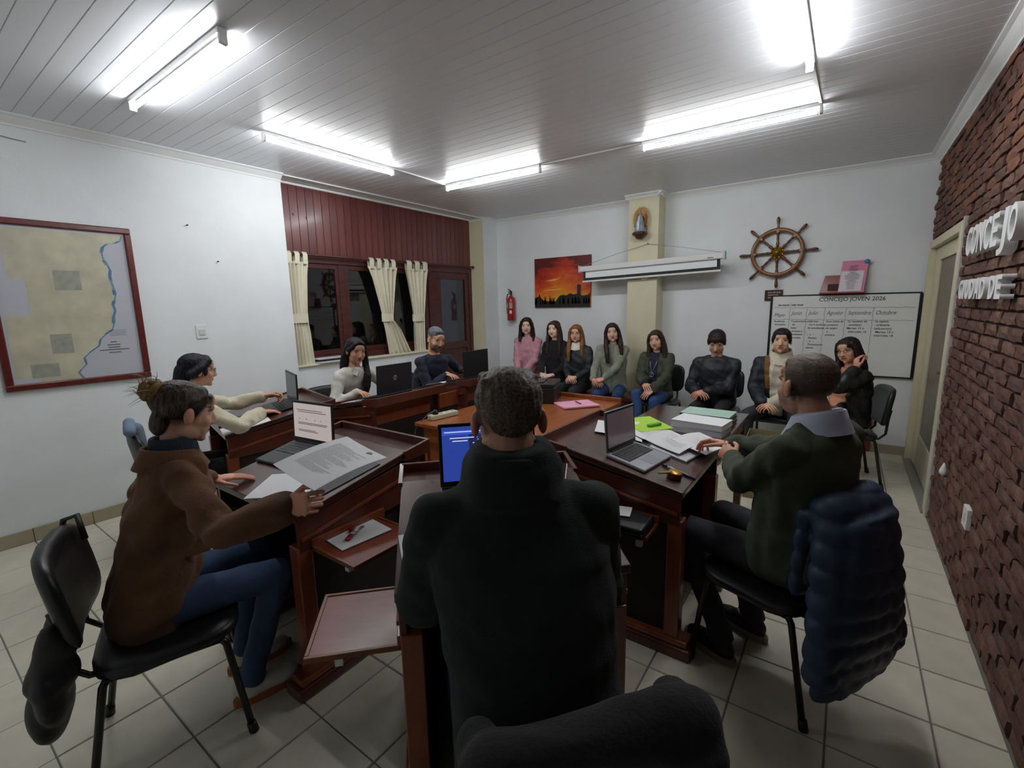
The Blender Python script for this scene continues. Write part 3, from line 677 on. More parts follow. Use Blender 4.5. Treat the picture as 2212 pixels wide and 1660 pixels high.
# ================================================================ right wall: raised letters, socket plates
letw = mat('letter_white', '#dfe0e0', .55)
def wall_word(name, label, word, y_start, z, h, adv, depth=.045):
    t = thing(name, label, 'sign', (XR, y_start, z)); y = 0
    for ch in word:
        if ch != ' ':
            me = text_mesh(ch, h*1.42, depth/2, 0, 'LEFT', 1, .004)
            xsv = [v.co.x for v in me.vertices]; w0, w1 = min(xsv), max(xsv)
            sx = adv*.86/(w1-w0) if ch != 'I' else adv*.36/(w1-w0)
            me.materials.clear(); me.materials.append(letw)
            me.transform(Matrix.Translation((0, 0, 0)) @ basis((0,-1,0), (0,0,1), (-1,0,0), (-depth/2-.012, y, 0)) @ Matrix.Diagonal((sx, 1, 1, 1)) @ Matrix.Translation((-w0, 0, 0)))
            o = bpy.data.objects.new('letter', me); COL.objects.link(o); o.parent = t
        y -= adv*(.55 if ch == 'I' else (.6 if ch == ' ' else 1))
wall_word('lettering', 'upper row of raised white letters spelling CONCEJO on the brick wall', 'CONCEJO', 3.93, 1.855, .155, .152)
wall_word('lettering', 'lower row of raised white letters spelling CIUDAD DE on the brick wall', 'CIUDAD DE', 3.97, 1.605, .105, .124)
sk = thing('socket_plate', 'white rectangular socket plate low on the brick wall', 'socket', (XR, 3.20, .485))
MB().box(-.022, .0, -.05, .05, -.055, .055).build('plate', white_pl, sk, bevel=.003); MB().box(-.024, -.02, -.02, .02, -.025, .025).build('socket_face', MATS['switch_grey'], sk)
bt = MB().lathe([(.002, .055), (.012, .03), (.022, .0), (.02, -.018), (.008, -.028)], c=(XR-.012, 3.96, .50), n=14).build('drop_hook', white_pl, smooth=True, label='white drop-shaped hook on the brick wall beside the door', cat='hook')
# ================================================================ lectern desks, tables, chairs
wood_top = mat('desk_top_wood', '#3f221c', .33, col2='#4a2a22', stretch=(5, 1, 5), scale=5, bump=.03, bscale=18, detail=6, dist=.5, coat=.5, rvar=.06)
wood_red = mat('desk_frame_wood', '#74371f', .34, col2='#8f4a2b', stretch=(3, 3, 1), scale=5, bump=.04, bscale=20, detail=6, dist=.6, coat=.35)
wood_dk = mat('desk_dark_wood', '#4d2016', .36, col2='#62301f', stretch=(2, 2, 2), scale=5, bump=.04, bscale=20, coat=.3)
panel_dk = mat('desk_dark_panel', '#1d1513', .6, var=.15, scale=6)
wood_or = mat('orange_veneer', '#86451f', .3, col2='#a05a2b', stretch=(8, 1.5, 8), scale=2.5, detail=7, dist=.8, bump=.03, bscale=16, coat=.35)
DW, DD, ZA, ZB_, DS = .73, .74, .80, .915, .60
PITCH = math.atan((ZB_-ZA)/DS)
def top_z(b): return ZA + (ZB_-ZA)*min(b, DS)/DS
def desk(label, loc, yaw, trays=(), w=DW, front=True, out=.285):
    t = thing('lectern_desk', label, 'desk', (loc[0], loc[1], 0), yaw, 'wooden lectern desks of the council'); h = w/2
    MB().hexa([(-h,0,ZA-.03),(h,0,ZA-.03),(h,DS,ZB_-.03),(-h,DS,ZB_-.03),(-h,0,ZA),(h,0,ZA),(h,DS,ZB_),(-h,DS,ZB_)]).build('slanted_top', wood_top, t, bevel=.004)
    MB().box(-h, h, DS, DD, ZB_-.035, ZB_-.008).build('ledge', wood_top, t, bevel=.003)
    MB().box(-h-.005, h+.005, DD-.016, DD+.004, ZB_-.04, ZB_+.03).build('rim', wood_dk, t, bevel=.004)
    for s in (-1, 1):
        x0, x1 = (s*h-.005, s*h+.012) if s > 0 else (s*h-.012, s*h+.005)
        MB().hexa([(x0,DS-.03,ZB_-.045),(x1,DS-.03,ZB_-.045),(x1,DD,ZB_-.04),(x0,DD,ZB_-.04),(x0,DS-.03,ZB_+.004),(x1,DS-.03,ZB_+.004),(x1,DD,ZB_+.03),(x0,DD,ZB_+.03)]).build('side_lip', wood_dk, t, bevel=.002)
        a = h-.03; x0, x1 = (a-.0, a+.022) if s > 0 else (-a-.022, -a)
        MB().hexa([(x0,.01,.635),(x1,.01,.635),(x1,DD-.06,.665),(x0,DD-.06,.665),(x0,.01,ZA-.028),(x1,.01,ZA-.028),(x1,DD-.06,ZB_-.04),(x0,DD-.06,ZB_-.04)]).build('side_apron', wood_dk, t, bevel=.003)
        xm0, xm1 = (x1-.001, x1+.009) if s > 0 else (x0-.009, x0+.001)
        MB().hexa([(xm0,.02,.685),(xm1,.02,.685),(xm1,DD-.10,.79),(xm0,DD-.10,.79),(xm0,.02,.700),(xm1,.02,.700),(xm1,DD-.10,.805),(xm0,DD-.10,.805)]).build('moulding', wood_red, t, bevel=.002)
        px0, px1 = (a-.045, a+.02) if s > 0 else (-a-.02, -a+.045)
        MB().box(px0, px1, .0, .065, .075, .66).build('post', wood_red, t, bevel=.004)
        MB().box(px0, px1, DD-.18, DD-.115, .075, .68).build('post', wood_red, t, bevel=.004)
        q0, q1 = (a-.025, a-.008) if s > 0 else (-a+.008, -a+.025)
        MB().box(q0, q1, .065, DD-.18, .075, .67).build('side_panel', panel_dk, t)
        b0, b1 = (a-.07, a+.045) if s > 0 else (-a-.045, -a+.07)
        MB().box(b0, b1, -.065, DD-.07, 0, .055).build('base_runner', wood_dk, t, bevel=.012)
        MB().box(b0+.012, b1-.012, -.045, DD-.09, .055, .085).build('base_moulding', wood_red, t, bevel=.008)
    if front:
        MB().box(-h+.06, h-.06, DD-.16, DD-.13, .70, .87).build('front_rail', wood_red, t, bevel=.003)
        MB().box(-h+.05, h-.05, DD-.155, DD-.138, .07, .71).build('front_panel', panel_dk, t)
        MB().box(-h+.06, h-.06, DD-.165, DD-.12, .0, .085).build('front_base', wood_dk, t, bevel=.006)
    for (s, y0, y1, z) in trays:
        x0, x1 = (h-.01, h-.01+out) if s > 0 else (-h+.01-out, -h+.01)
        tr = MB().box(x0+.012, x1-.012, y0+.012, y1-.012, z-.012, z).build('fold_out_tray', mat('tray_wood', '#6e2a17', .38, col2='#84381f', stretch=(2, 6, 2), scale=4, coat=.1), t)
        eg = mat('tray_edge', '#86502c', .4, col2='#6b3a20', scale=10)
        for (a, b_, c, d) in [(x0, x1, y0, y0+.012), (x0, x1, y1-.012, y1), ((x1-.012) if s > 0 else x0, x1 if s > 0 else (x0+.012), y0+.012, y1-.012)]:
            MB().box(a, b_, c, d, z-.014, z+.004).build('tray_edge', eg, tr, bevel=.002)
        xx = x0 if s > 0 else x1-.014
        MB().box(xx, xx+.014, y0, y1+.03, z-.01, z+.035).build('tray_back', wood_red, tr, bevel=.002)
        MB().box((x0+x1)/2+.05*s-.012, (x0+x1)/2+.05*s+.012, y0+.03, y0+.055, z-.06, z-.012).build('tray_stay', white_pl, tr)
    return t
YA, YBk = 0.0, math.radians(-13)
deskA = desk('lectern desk with a laptop and an orange tray holding a red key ring', (-2.085, .90), 0.0, [(1, .06, .40, .645)])
deskB = desk('lectern desk along the white wall in front of the woman in a cream sweater', (-3.64, 1.39), math.radians(-13))
deskC = desk('lectern desk under the black laptop with a round silver logo', (-3.57, 2.56), math.radians(-90))
deskD = desk('lectern desk of the man in navy, with a plain dark laptop', (-3.56, 3.62), math.radians(-90))
deskF = desk('lectern desk with the silver laptop, spiral notebook and gavel', (-.515, 2.335), math.radians(90), [(-1, .10, .42, .63)], out=.17)
deskH = desk('lectern desk with a blue-screened laptop and a fold-out tray on the left', (-.745, 1.048), math.radians(46), [(-1, .04, .36, .60)])
# low panel joining the two desks by the window
cp = thing('joining_panel', 'narrow dark wooden panel joining the two desks by the boarded wall', 'panel', (-2.96, 3.09, 0))
MB().box(-.02, .0, -.148, .148, .70, .83).build('rail', wood_red, cp, bevel=.003); MB().box(-.03, -.012, -.148, .148, .06, .71).build('panel', panel_dk, cp); MB().box(-.03, .0, -.148, .148, 0, .07).build('base', wood_dk, cp, bevel=.004)
# orange table in the middle of the ring of desks
te = thing('centre_table', 'orange-brown wooden table carrying the black printer', 'table', (-2.10, 3.11, 0))
MB().box(-.53, .53, -.74, .74, .72, .75).build('table_top', wood_or, te, bevel=.005)
MB().box(-.53, .53, .72, .745, .75, .785).build('rim', wood_or, te, bevel=.003)
for s in (-1, 1):
    MB().box(s*.48-.015, s*.48+.015, -.68, .68, .06, .72).build('side_panel', wood_or, te); MB().box(s*.48-.03, s*.48+.03, -.70, .70, 0, .06).build('base_runner', wood_dk, te, bevel=.006)
MB().box(-.465, .465, -.66, -.64, .06, .72).build('front_panel', wood_or, te); MB().box(-.465, .465, -.70, -.64, .60, .72).build('apron', wood_or, te, bevel=.003)
# small dark table on the right
tg = thing('side_table', 'small dark glossy table with green folders and a paper stack', 'table', (-.905, 3.345, 0))
tgm = mat('dark_gloss_wood', '#2e1a14', .18, col2='#40261c', stretch=(8, 1.5, 2), scale=3, coat=.6)
MB().box(-.35, .35, -.575, .575, .725, .75).build('table_top', tgm, tg, bevel=.003)
for sx in (-1, 1):
    for sy in (-1, 1): MB().box(sx*.31-.025, sx*.31+.025, sy*.525-.025, sy*.525+.025, 0, .725).build('leg', wood_dk, tg, bevel=.003)
MB().box(-.285, .285, -.545, -.525, .64, .725).build('apron', wood_dk, tg); MB().box(-.285, .285, .525, .545, .64, .725).build('apron', wood_dk, tg)
for sx in (-1, 1): MB().box(sx*.32-.01, sx*.32+.01, -.50, .50, .64, .725).build('apron', wood_dk, tg)
# bench under the women at the back wall
bn = thing('bench', 'red-brown wooden bench along the back wall under the seated women', 'bench', (-2.95, 5.58, 0))
bm_ = mat('bench_wood', '#5d241a', .35, col2='#743224', stretch=(1, 6, 6), scale=4, coat=.3)
MB().box(-.92, .93, -.22, .22, .43, .465).build('seat', bm_, bn, bevel=.005); MB().box(-.90, .91, -.19, -.165, .05, .43).build('front_panel', bm_, bn)
for x in (-.88, 0, .88): MB().box(x-.02, x+.02, -.165, .19, 0, .43).build('support', wood_dk, bn)
MB().box(-.90, .91, -.20, -.185, .36, .40).build('moulding', wood_dk, bn, bevel=.004)

# ---------------------------------------------------------------- black padded visitor chairs
vinyl = mat('black_vinyl', '#1b1c1f', .38, bump=.08, bscale=220, spec=.5); frame_bk = mat('chair_frame_black', '#121212', .35)
def pad(w, d, h, n=12, sub=.3):   # rounded cushion, centred
    b = MB(); rings = []
    for (z, k) in [(-h/2, .80), (-h*.42, .93), (-h*.2, 1.0), (h*.2, 1.0), (h*.42, .94), (h/2, .82), (h/2+.006, .5)]:
        r = []
        for i in range(28):
            a = 2*math.pi*i/28; e = 2/4.2
            x = w/2*k*math.copysign(abs(math.cos(a))**e, math.cos(a)); y = d/2*k*math.copysign(abs(math.sin(a))**e, math.sin(a)); r.append((x, y, z))
        rings.append(r)
    return b.loft(rings)
def make_chair(label):
    t = thing('visitor_chair', label, 'chair', (0,0,0), 0, 'black padded visitor chairs')
    b = pad(.47, .44, .055); b.v = [(x, y, z + .45 - .012*math.cos(y/.22*1.5) - (.012 if y < -.1 else 0)) for x, y, z in b.v]; b.build('seat', vinyl, t, smooth=True)
    b = pad(.47, .33, .05)
    b.v = [(x, -.215 - z - .10*(y+.165)*1.4 - .04*(1-(x/.235)**2), y + .70) for x, y, z in b.v]; b.build('backrest', vinyl, t, smooth=True)
    for s in (-1, 1):
        f = MB().tube([(s*.215, .215, .0), (s*.205, .165, .40), (s*.205, .15, .425)], .0125, 10).build('leg', frame_bk, t, smooth=True)
        MB().cyl((s*.2155, .217, 0), (s*.2145, .21, .04), .018, .016, n=10).build('rubber_foot', blk, f, smooth=True)
        f = MB().tube([(s*.215, -.26, .0), (s*.205, -.185, .40), (s*.205, -.17, .425)], .0125, 10).build('leg', frame_bk, t, smooth=True)
        MB().cyl((s*.2155, -.262, 0), (s*.2145, -.255, .04), .018, .016, n=10).build('rubber_foot', blk, f, smooth=True)
        MB().tube([(s*.205, .155, .422), (s*.205, 0, .422), (s*.205, -.175, .422)], .0125, 10).build('side_rail', frame_bk, t, smooth=True)
        MB().tube([(s*.15, -.12, .418), (s*.15, -.22, .425), (s*.15, -.265, .47), (s*.15, -.272, .60), (s*.15, -.285, .68)], .011, 8).build('back_support', frame_bk, t, smooth=True)
    MB().tube([(-.205, .15, .418), (.205, .15, .418)], .011, 8).build('cross_bar', frame_bk, t, smooth=True)
    MB().tube([(-.205, -.17, .418), (.205, -.17, .418)], .011, 8).build('cross_bar', frame_bk, t, smooth=True)
    return t
chair0 = make_chair('black padded chair of the woman in the brown coat')
chair0.location = (-2.03, .54, 0); chair0.rotation_euler = (0, 0, math.radians(-20))
for (x, y, a, lb_) in [(-3.66, 1.22, -13, 'black padded chair of the woman in the cream sweater'), (-3.90, 2.60, -90, 'black padded chair of the woman in the white shirt'), (-3.88, 3.58, -92, 'black padded chair of the man in the navy jumper'),
        (-.52, .86, 46, 'black padded chair of the man in the dark green zip-neck jumper'), (-.19, 2.15, 72, 'black padded chair with a navy quilted jacket hung over it'),
        (-1.77, 5.47, 180, 'black padded chair of the woman in the olive jacket'), (-1.10, 5.38, 180, 'black padded chair of the youth looking down'),
        (-.49, 5.30, 180, 'black padded chair of the youth in the cream hoodie'), (.06, 5.05, 102, 'black padded chair of the woman in the peach sweater')]:
    copy_tree(chair0, (x, y, 0), math.radians(a), lb_)
# ================================================================ people
def remesh(mb, voxel, it=6, fac=.5):
    me = bpy.data.meshes.new('tmp'); me.from_pydata(mb.v, [], mb.f)
    o = bpy.data.objects.new('tmp', me); COL.objects.link(o)
    r = o.modifiers.new('r', 'REMESH'); r.mode = 'VOXEL'; r.voxel_size = voxel; r.use_smooth_shade = True
    if it: s = o.modifiers.new('s', 'SMOOTH'); s.factor = fac; s.iterations = it
    dg = bpy.context.evaluated_depsgraph_get(); dg.update()
    m2 = bpy.data.meshes.new_from_object(o.evaluated_get(dg)); bpy.data.objects.remove(o); bpy.data.meshes.remove(me)
    return m2
def co_of(me):
    a = np.empty(len(me.vertices)*3, np.float32); me.vertices.foreach_get('co', a); return a.reshape(-1, 3)
def no_of(me):
    a = np.empty(len(me.vertices)*3, np.float32); me.vertices.foreach_get('normal', a); return a.reshape(-1, 3)
def set_co(me, a): me.vertices.foreach_set('co', a.astype(np.float32).ravel()); me.update()
def fcent(me):
    a = np.empty(len(me.polygons)*3, np.float32); me.polygons.foreach_get('center', a); return a.reshape(-1, 3)
def fnorm(me):
    a = np.empty(len(me.polygons)*3, np.float32); me.polygons.foreach_get('normal', a); return a.reshape(-1, 3)
def wrinkle(me, amp, k=38.0, seed=0, vert=.5):
    c = co_of(me); n = no_of(me); r = np.random.RandomState(seed); d = np.zeros(len(c))
    for i in range(5):
        q = r.normal(size=3); q[2] *= 1.4; q /= np.linalg.norm(q); w = r.normal(size=3)*14
        d += np.sin(c@q*k*(1+.35*i) + 1.6*np.sin(c@w + i))/(1+.5*i)
    d = np.sign(d)*np.abs(d)**.8
    set_co(me, c + n*(d*amp*.45)[:, None])
def link(name, me, parent, mats, smooth=True):
    me.name = name; me.materials.clear()
    for m in (mats if isinstance(mats, (list, tuple)) else [mats]): me.materials.append(m)
    if smooth: me.polygons.foreach_set('use_smooth', [True]*len(me.polygons))
    o = bpy.data.objects.new(name, me); COL.objects.link(o); o.parent = parent; return o

def skin_mat(name, col, lip, brow, stub=None, stub_amt=0.0, hair=None, fade=None, blush=.05, scalp=None):
    m = bpy.data.materials.new(name); m.use_nodes = True; nt = m.node_tree; N = nt.nodes; L = nt.links; b = N['Principled BSDF']
    b.inputs['Roughness'].default_value = .5; b.inputs['Specular IOR Level'].default_value = .35
    at = N.new('ShaderNodeAttribute'); at.attribute_name = 'hc'
    sp = N.new('ShaderNodeSeparateXYZ'); L.new(at.outputs['Vector'], sp.inputs[0])
    def M(op, a, b_=None, c=None):
        n = N.new('ShaderNodeMath'); n.operation = op
        for i, v in enumerate((a, b_, c)):
            if v is None: continue
            if isinstance(v, (int, float)): n.inputs[i].default_value = v
            else: L.new(v, n.inputs[i])
        return n.outputs[0]
    X, Y, Z = sp.outputs; AX = M('ABSOLUTE', X)
    def ellm(cx, cz, rx, rz, soft=.35, xin=AX, zin=Z):
        u = M('DIVIDE', M('SUBTRACT', xin, cx), rx); v = M('DIVIDE', M('SUBTRACT', zin, cz), rz)
        d = M('SQRT', M('ADD', M('MULTIPLY', u, u), M('MULTIPLY', v, v)))
        s = N.new('ShaderNodeMapRange'); s.interpolation_type = 'SMOOTHSTEP'; s.inputs['From Min'].default_value = 1+soft; s.inputs['From Max'].default_value = 1-soft
        L.new(d, s.inputs['Value']); return s.outputs['Result']
    front = M('GREATER_THAN', Y, .035)
    def mixc(c0, fac, c1):
        n = N.new('ShaderNodeMix'); n.data_type = 'RGBA'
        if isinstance(c0, tuple): n.inputs['A'].default_value = c0
        else: L.new(c0, n.inputs['A'])
        n.inputs['B'].default_value = c1 if isinstance(c1, tuple) else lin(c1); L.new(fac, n.inputs['Factor']); return n.outputs['Result']
    base = [min(.85, x*1.55) for x in lin(col)[:3]]; lu = sum(base)/3; base = tuple(x*.82 + lu*.18 for x in base) + (1,)
    tc = N.new('ShaderNodeTexCoord'); nz = N.new('ShaderNodeTexNoise'); nz.inputs['Scale'].default_value = 25; L.new(tc.outputs['Object'], nz.inputs['Vector'])
    c = mixc(base, M('MULTIPLY', nz.outputs['Fac'], .35), tuple(x*.82 for x in base[:3]) + (1,))
    red = (min(1, base[0]*1.02), base[1]*.62, base[2]*.60, 1)
    c = mixc(c, M('MULTIPLY', M('MULTIPLY', ellm(.036, -.028, .024, .022, .6), front), blush*2), red)
    c = mixc(c, M('MULTIPLY', M('GREATER_THAN', AX, .076), .45), red)       # ears
    if stub_amt:
        low = N.new('ShaderNodeMapRange'); low.inputs['From Min'].default_value = -.022; low.inputs['From Max'].default_value = -.045; L.new(Z, low.inputs['Value'])
        yy_ = N.new('ShaderNodeMapRange'); yy_.inputs['From Min'].default_value = -.01; yy_.inputs['From Max'].default_value = .02; L.new(Y, yy_.inputs['Value'])
        zz_ = N.new('ShaderNodeMapRange'); zz_.inputs['From Min'].default_value = -.135; zz_.inputs['From Max'].default_value = -.115; L.new(Z, zz_.inputs['Value'])
        c = mixc(c, M('MULTIPLY', M('MULTIPLY', M('MULTIPLY', low.outputs[0], yy_.outputs[0]), zz_.outputs[0]), stub_amt), stub)
    if scalp:
        v = M('SUBTRACT', Z, M('MULTIPLY', Y, 1.35)); hz = N.new('ShaderNodeMapRange'); hz.inputs['From Min'].default_value = -.052; hz.inputs['From Max'].default_value = -.030; L.new(v, hz.inputs['Value'])
        hx = N.new('ShaderNodeMapRange'); hx.inputs['From Min'].default_value = .0785; hx.inputs['From Max'].default_value = .0745; L.new(AX, hx.inputs['Value'])
        hn = N.new('ShaderNodeMapRange'); hn.inputs['From Min'].default_value = -.05; hn.inputs['From Max'].default_value = -.02; L.new(Z, hn.inputs['Value'])
        c = mixc(c, M('MULTIPLY', M('MULTIPLY', hz.outputs[0], hx.outputs[0]), hn.outputs[0]), scalp)
    if fade is not None:   # cropped hair fading into the nape and temples
        fz = N.new('ShaderNodeMapRange'); fz.inputs['From Min'].default_value = fade[0]; fz.inputs['From Max'].default_value = fade[1]; L.new(M('MULTIPLY_ADD', Y, .25, Z), fz.inputs['Value'])
        fy = N.new('ShaderNodeMapRange'); fy.inputs['From Min'].default_value = .045; fy.inputs['From Max'].default_value = .02; L.new(Y, fy.inputs['Value'])
        fx = N.new('ShaderNodeMapRange'); fx.inputs['From Min'].default_value = .079; fx.inputs['From Max'].default_value = .074; L.new(AX, fx.inputs['Value'])
        c = mixc(c, M('MULTIPLY', M('MULTIPLY', fz.outputs[0], fy.outputs[0]), fx.outputs[0]), hair)
    c = mixc(c, M('MULTIPLY', ellm(0, -.0585, .023, .0078), front), lip)
    c = mixc(c, M('MULTIPLY', ellm(0, -.0585, .022, .0014), front), tuple(x*.25 for x in lin(lip)[:3]) + (1,))
    arch = M('SUBTRACT', Z, M('MULTIPLY', M('SUBTRACT', AX, .03), .02))
    c = mixc(c, M('MULTIPLY', M('MULTIPLY', ellm(.034, .030, .019, .0042, .4, AX, arch), front), .85), brow)
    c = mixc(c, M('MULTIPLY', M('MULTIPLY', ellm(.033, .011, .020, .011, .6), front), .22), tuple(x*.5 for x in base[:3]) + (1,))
    c = mixc(c, M('MULTIPLY', ellm(.033, .0105, .0145, .0058, .15), front), '#d9d4cc')
    c = mixc(c, M('MULTIPLY', ellm(.033, .011, .0058, .0060, .15), front), '#1d120c')
    c = mixc(c, M('MULTIPLY', ellm(.033, .0165, .0165, .0022, .4), front), '#140d0b')
    c = mixc(c, M('MULTIPLY', M('MULTIPLY', ellm(.009, -.040, .0048, .003, .4), front), .8), tuple(x*.2 for x in base[:3]) + (1,))
    L.new(c, b.inputs['Base Color']); return m

def hair_mat(name, col, col2, rough=.5):
    m = bpy.data.materials.new(name); m.use_nodes = True; nt = m.node_tree; N = nt.nodes; L = nt.links; b = N['Principled BSDF']
    at = N.new('ShaderNodeAttribute'); at.attribute_name = 'hs'
    mp_ = N.new('ShaderNodeMapping'); mp_.inputs['Scale'].default_value = (1, 1, .06); L.new(at.outputs['Vector'], mp_.inputs['Vector'])
    nz = N.new('ShaderNodeTexNoise'); nz.inputs['Scale'].default_value = 170; nz.inputs['Detail'].default_value = 4; L.new(mp_.outputs[0], nz.inputs['Vector'])
    rp = N.new('ShaderNodeValToRGB'); rp.color_ramp.elements[0].position = .35; rp.color_ramp.elements[1].position = .7
    rp.color_ramp.elements[0].color = lin(col); rp.color_ramp.elements[1].color = lin(col2); L.new(nz.outputs['Fac'], rp.inputs[0]); L.new(rp.outputs[0], b.inputs['Base Color'])
    bp = N.new('ShaderNodeBump'); bp.inputs['Strength'].default_value = .6; bp.inputs['Distance'].default_value = .004; L.new(nz.outputs['Fac'], bp.inputs['Height']); L.new(bp.outputs[0], b.inputs['Normal'])
    b.inputs['Roughness'].default_value = rough; b.inputs['Specular IOR Level'].default_value = .25; return m

def head_prims(b, fem=False, s=1.0):
    E = b.ell
    j = .92 if fem else 1.0
    E((0, -.018, .036), (.0745, .094, .080)); E((0, .028, -.012), (.0645, .062, .086)); E((0, .034, -.066), (.050*j, .050, .040)); E((0, .066, -.094), (.020*j, .018, .016))
    for q in (-1, 1):
        E((q*.040, .056, -.026), (.024, .024, .026)); E((q*.079, -.008, -.006), (.010, .020, .032), Matrix.Rotation(q*.25, 3, 'Z')); E((q*.045*j, .014, -.064), (.022*j, .042, .034)); E((q*.038*j, .046, -.050), (.026*j, .028, .034))
        E((q*.032, .074, .026), (.024, .013, .010)); E((q*.010, .094, -.034), (.0085, .010, .007))
        b.caps((q*.020, .080, .019), .0055, (q*.046, .071, .017), .004, n=8)
    b.caps((0, .086, .014), .0085, (0, .103, -.027), .0115, n=10); E((0, .1035, -.031), (.0115, .010, .0085))
    E((0, .075, .048), (.048, .016, .032))
    b.caps((-.015, .083, -.0545), .0065, (.015, .083, -.0545), .0065, n=8); b.caps((-.013, .082, -.0635), .0072, (.013, .082, -.0635), .0072, n=8)

def hand(b, wrist, ex, ez, th, curl=.5, spread=.06, s=1.0, curls=None, thumb=.5):
    ex = Vector(ex).normalized(); ez = Vector(ez); ez = (ez - ez.dot(ex)*ex).normalized(); ey = ez.cross(ex)*th; w = Vector(wrist)
    R3 = Matrix((ex, ey, ez)).transposed()
    n0 = len(b.v)
    b.ell(w + ex*.046*s, (.050*s, .040*s, .0155*s), R3, 12, 8); b.ell(w + ex*.068*s, (.026*s, .042*s, .0135*s), R3, 12, 8); b.ell(w + ex*.03*s + ey*.026*s - ez*.006*s, (.032*s, .018*s, .015*s), R3, 10, 7)
    b.caps(w - ex*.012*s, .0245*s, w + ex*.014*s, .0235*s, 10)
    cs = curls or [curl*.85, curl, curl*1.05, curl*1.15]
    for i, (o, L3, r) in enumerate([(.030, (.041, .025, .019), .0083), (.0105, (.045, .028, .020), .0087), (-.0095, (.042, .026, .020), .0082), (-.0285, (.033, .020, .017), .0072)]):
        p = w + (ex*(.086 - (.006 if i == 3 else 0)) + ey*o)*s; a = 0; d0 = (ex + ey*spread*(1.5-i)*1.1).normalized()
        for k, Ls in enumerate(L3):
            a += cs[i]*(1.0, 1.15, .75)[k]
            d = d0*math.cos(a) - ez*math.sin(a); q = p + d*Ls*s
            b.caps(p, r*s*(1 - .07*k), q, r*s*(.93 - .08*k), 8); p = q
    p = w + (ex*.022 + ey*.030 - ez*.006)*s; d = (ex*.72 + ey*.62 - ez*.25*(.5+thumb)).normalized()
    q = p + d*.040*s; b.caps(p, .0125*s, q, .0098*s, 8); d2 = (ex*.92 + ey*(.35-.5*thumb) - ez*(.2+.3*thumb)).normalized(); q2 = q + d2*.030*s; b.caps(q, .0096*s, q2, .0085*s, 8)
    b.caps(q2, .0085*s, q2 + d2*.018*s, .0068*s, 8)

def ik(S, Wr, l1, l2, pole):
    S, Wr, pole = Vector(S), Vector(Wr), Vector(pole); d = Wr - S; L = min(d.length, (l1+l2)*.995); dn = d.normalized()
    a = (l1*l1 - l2*l2 + L*L)/(2*L); h = math.sqrt(max(0, l1*l1 - a*a)); p = (pole - pole.dot(dn)*dn).normalized()
    return S + dn*a + p*h

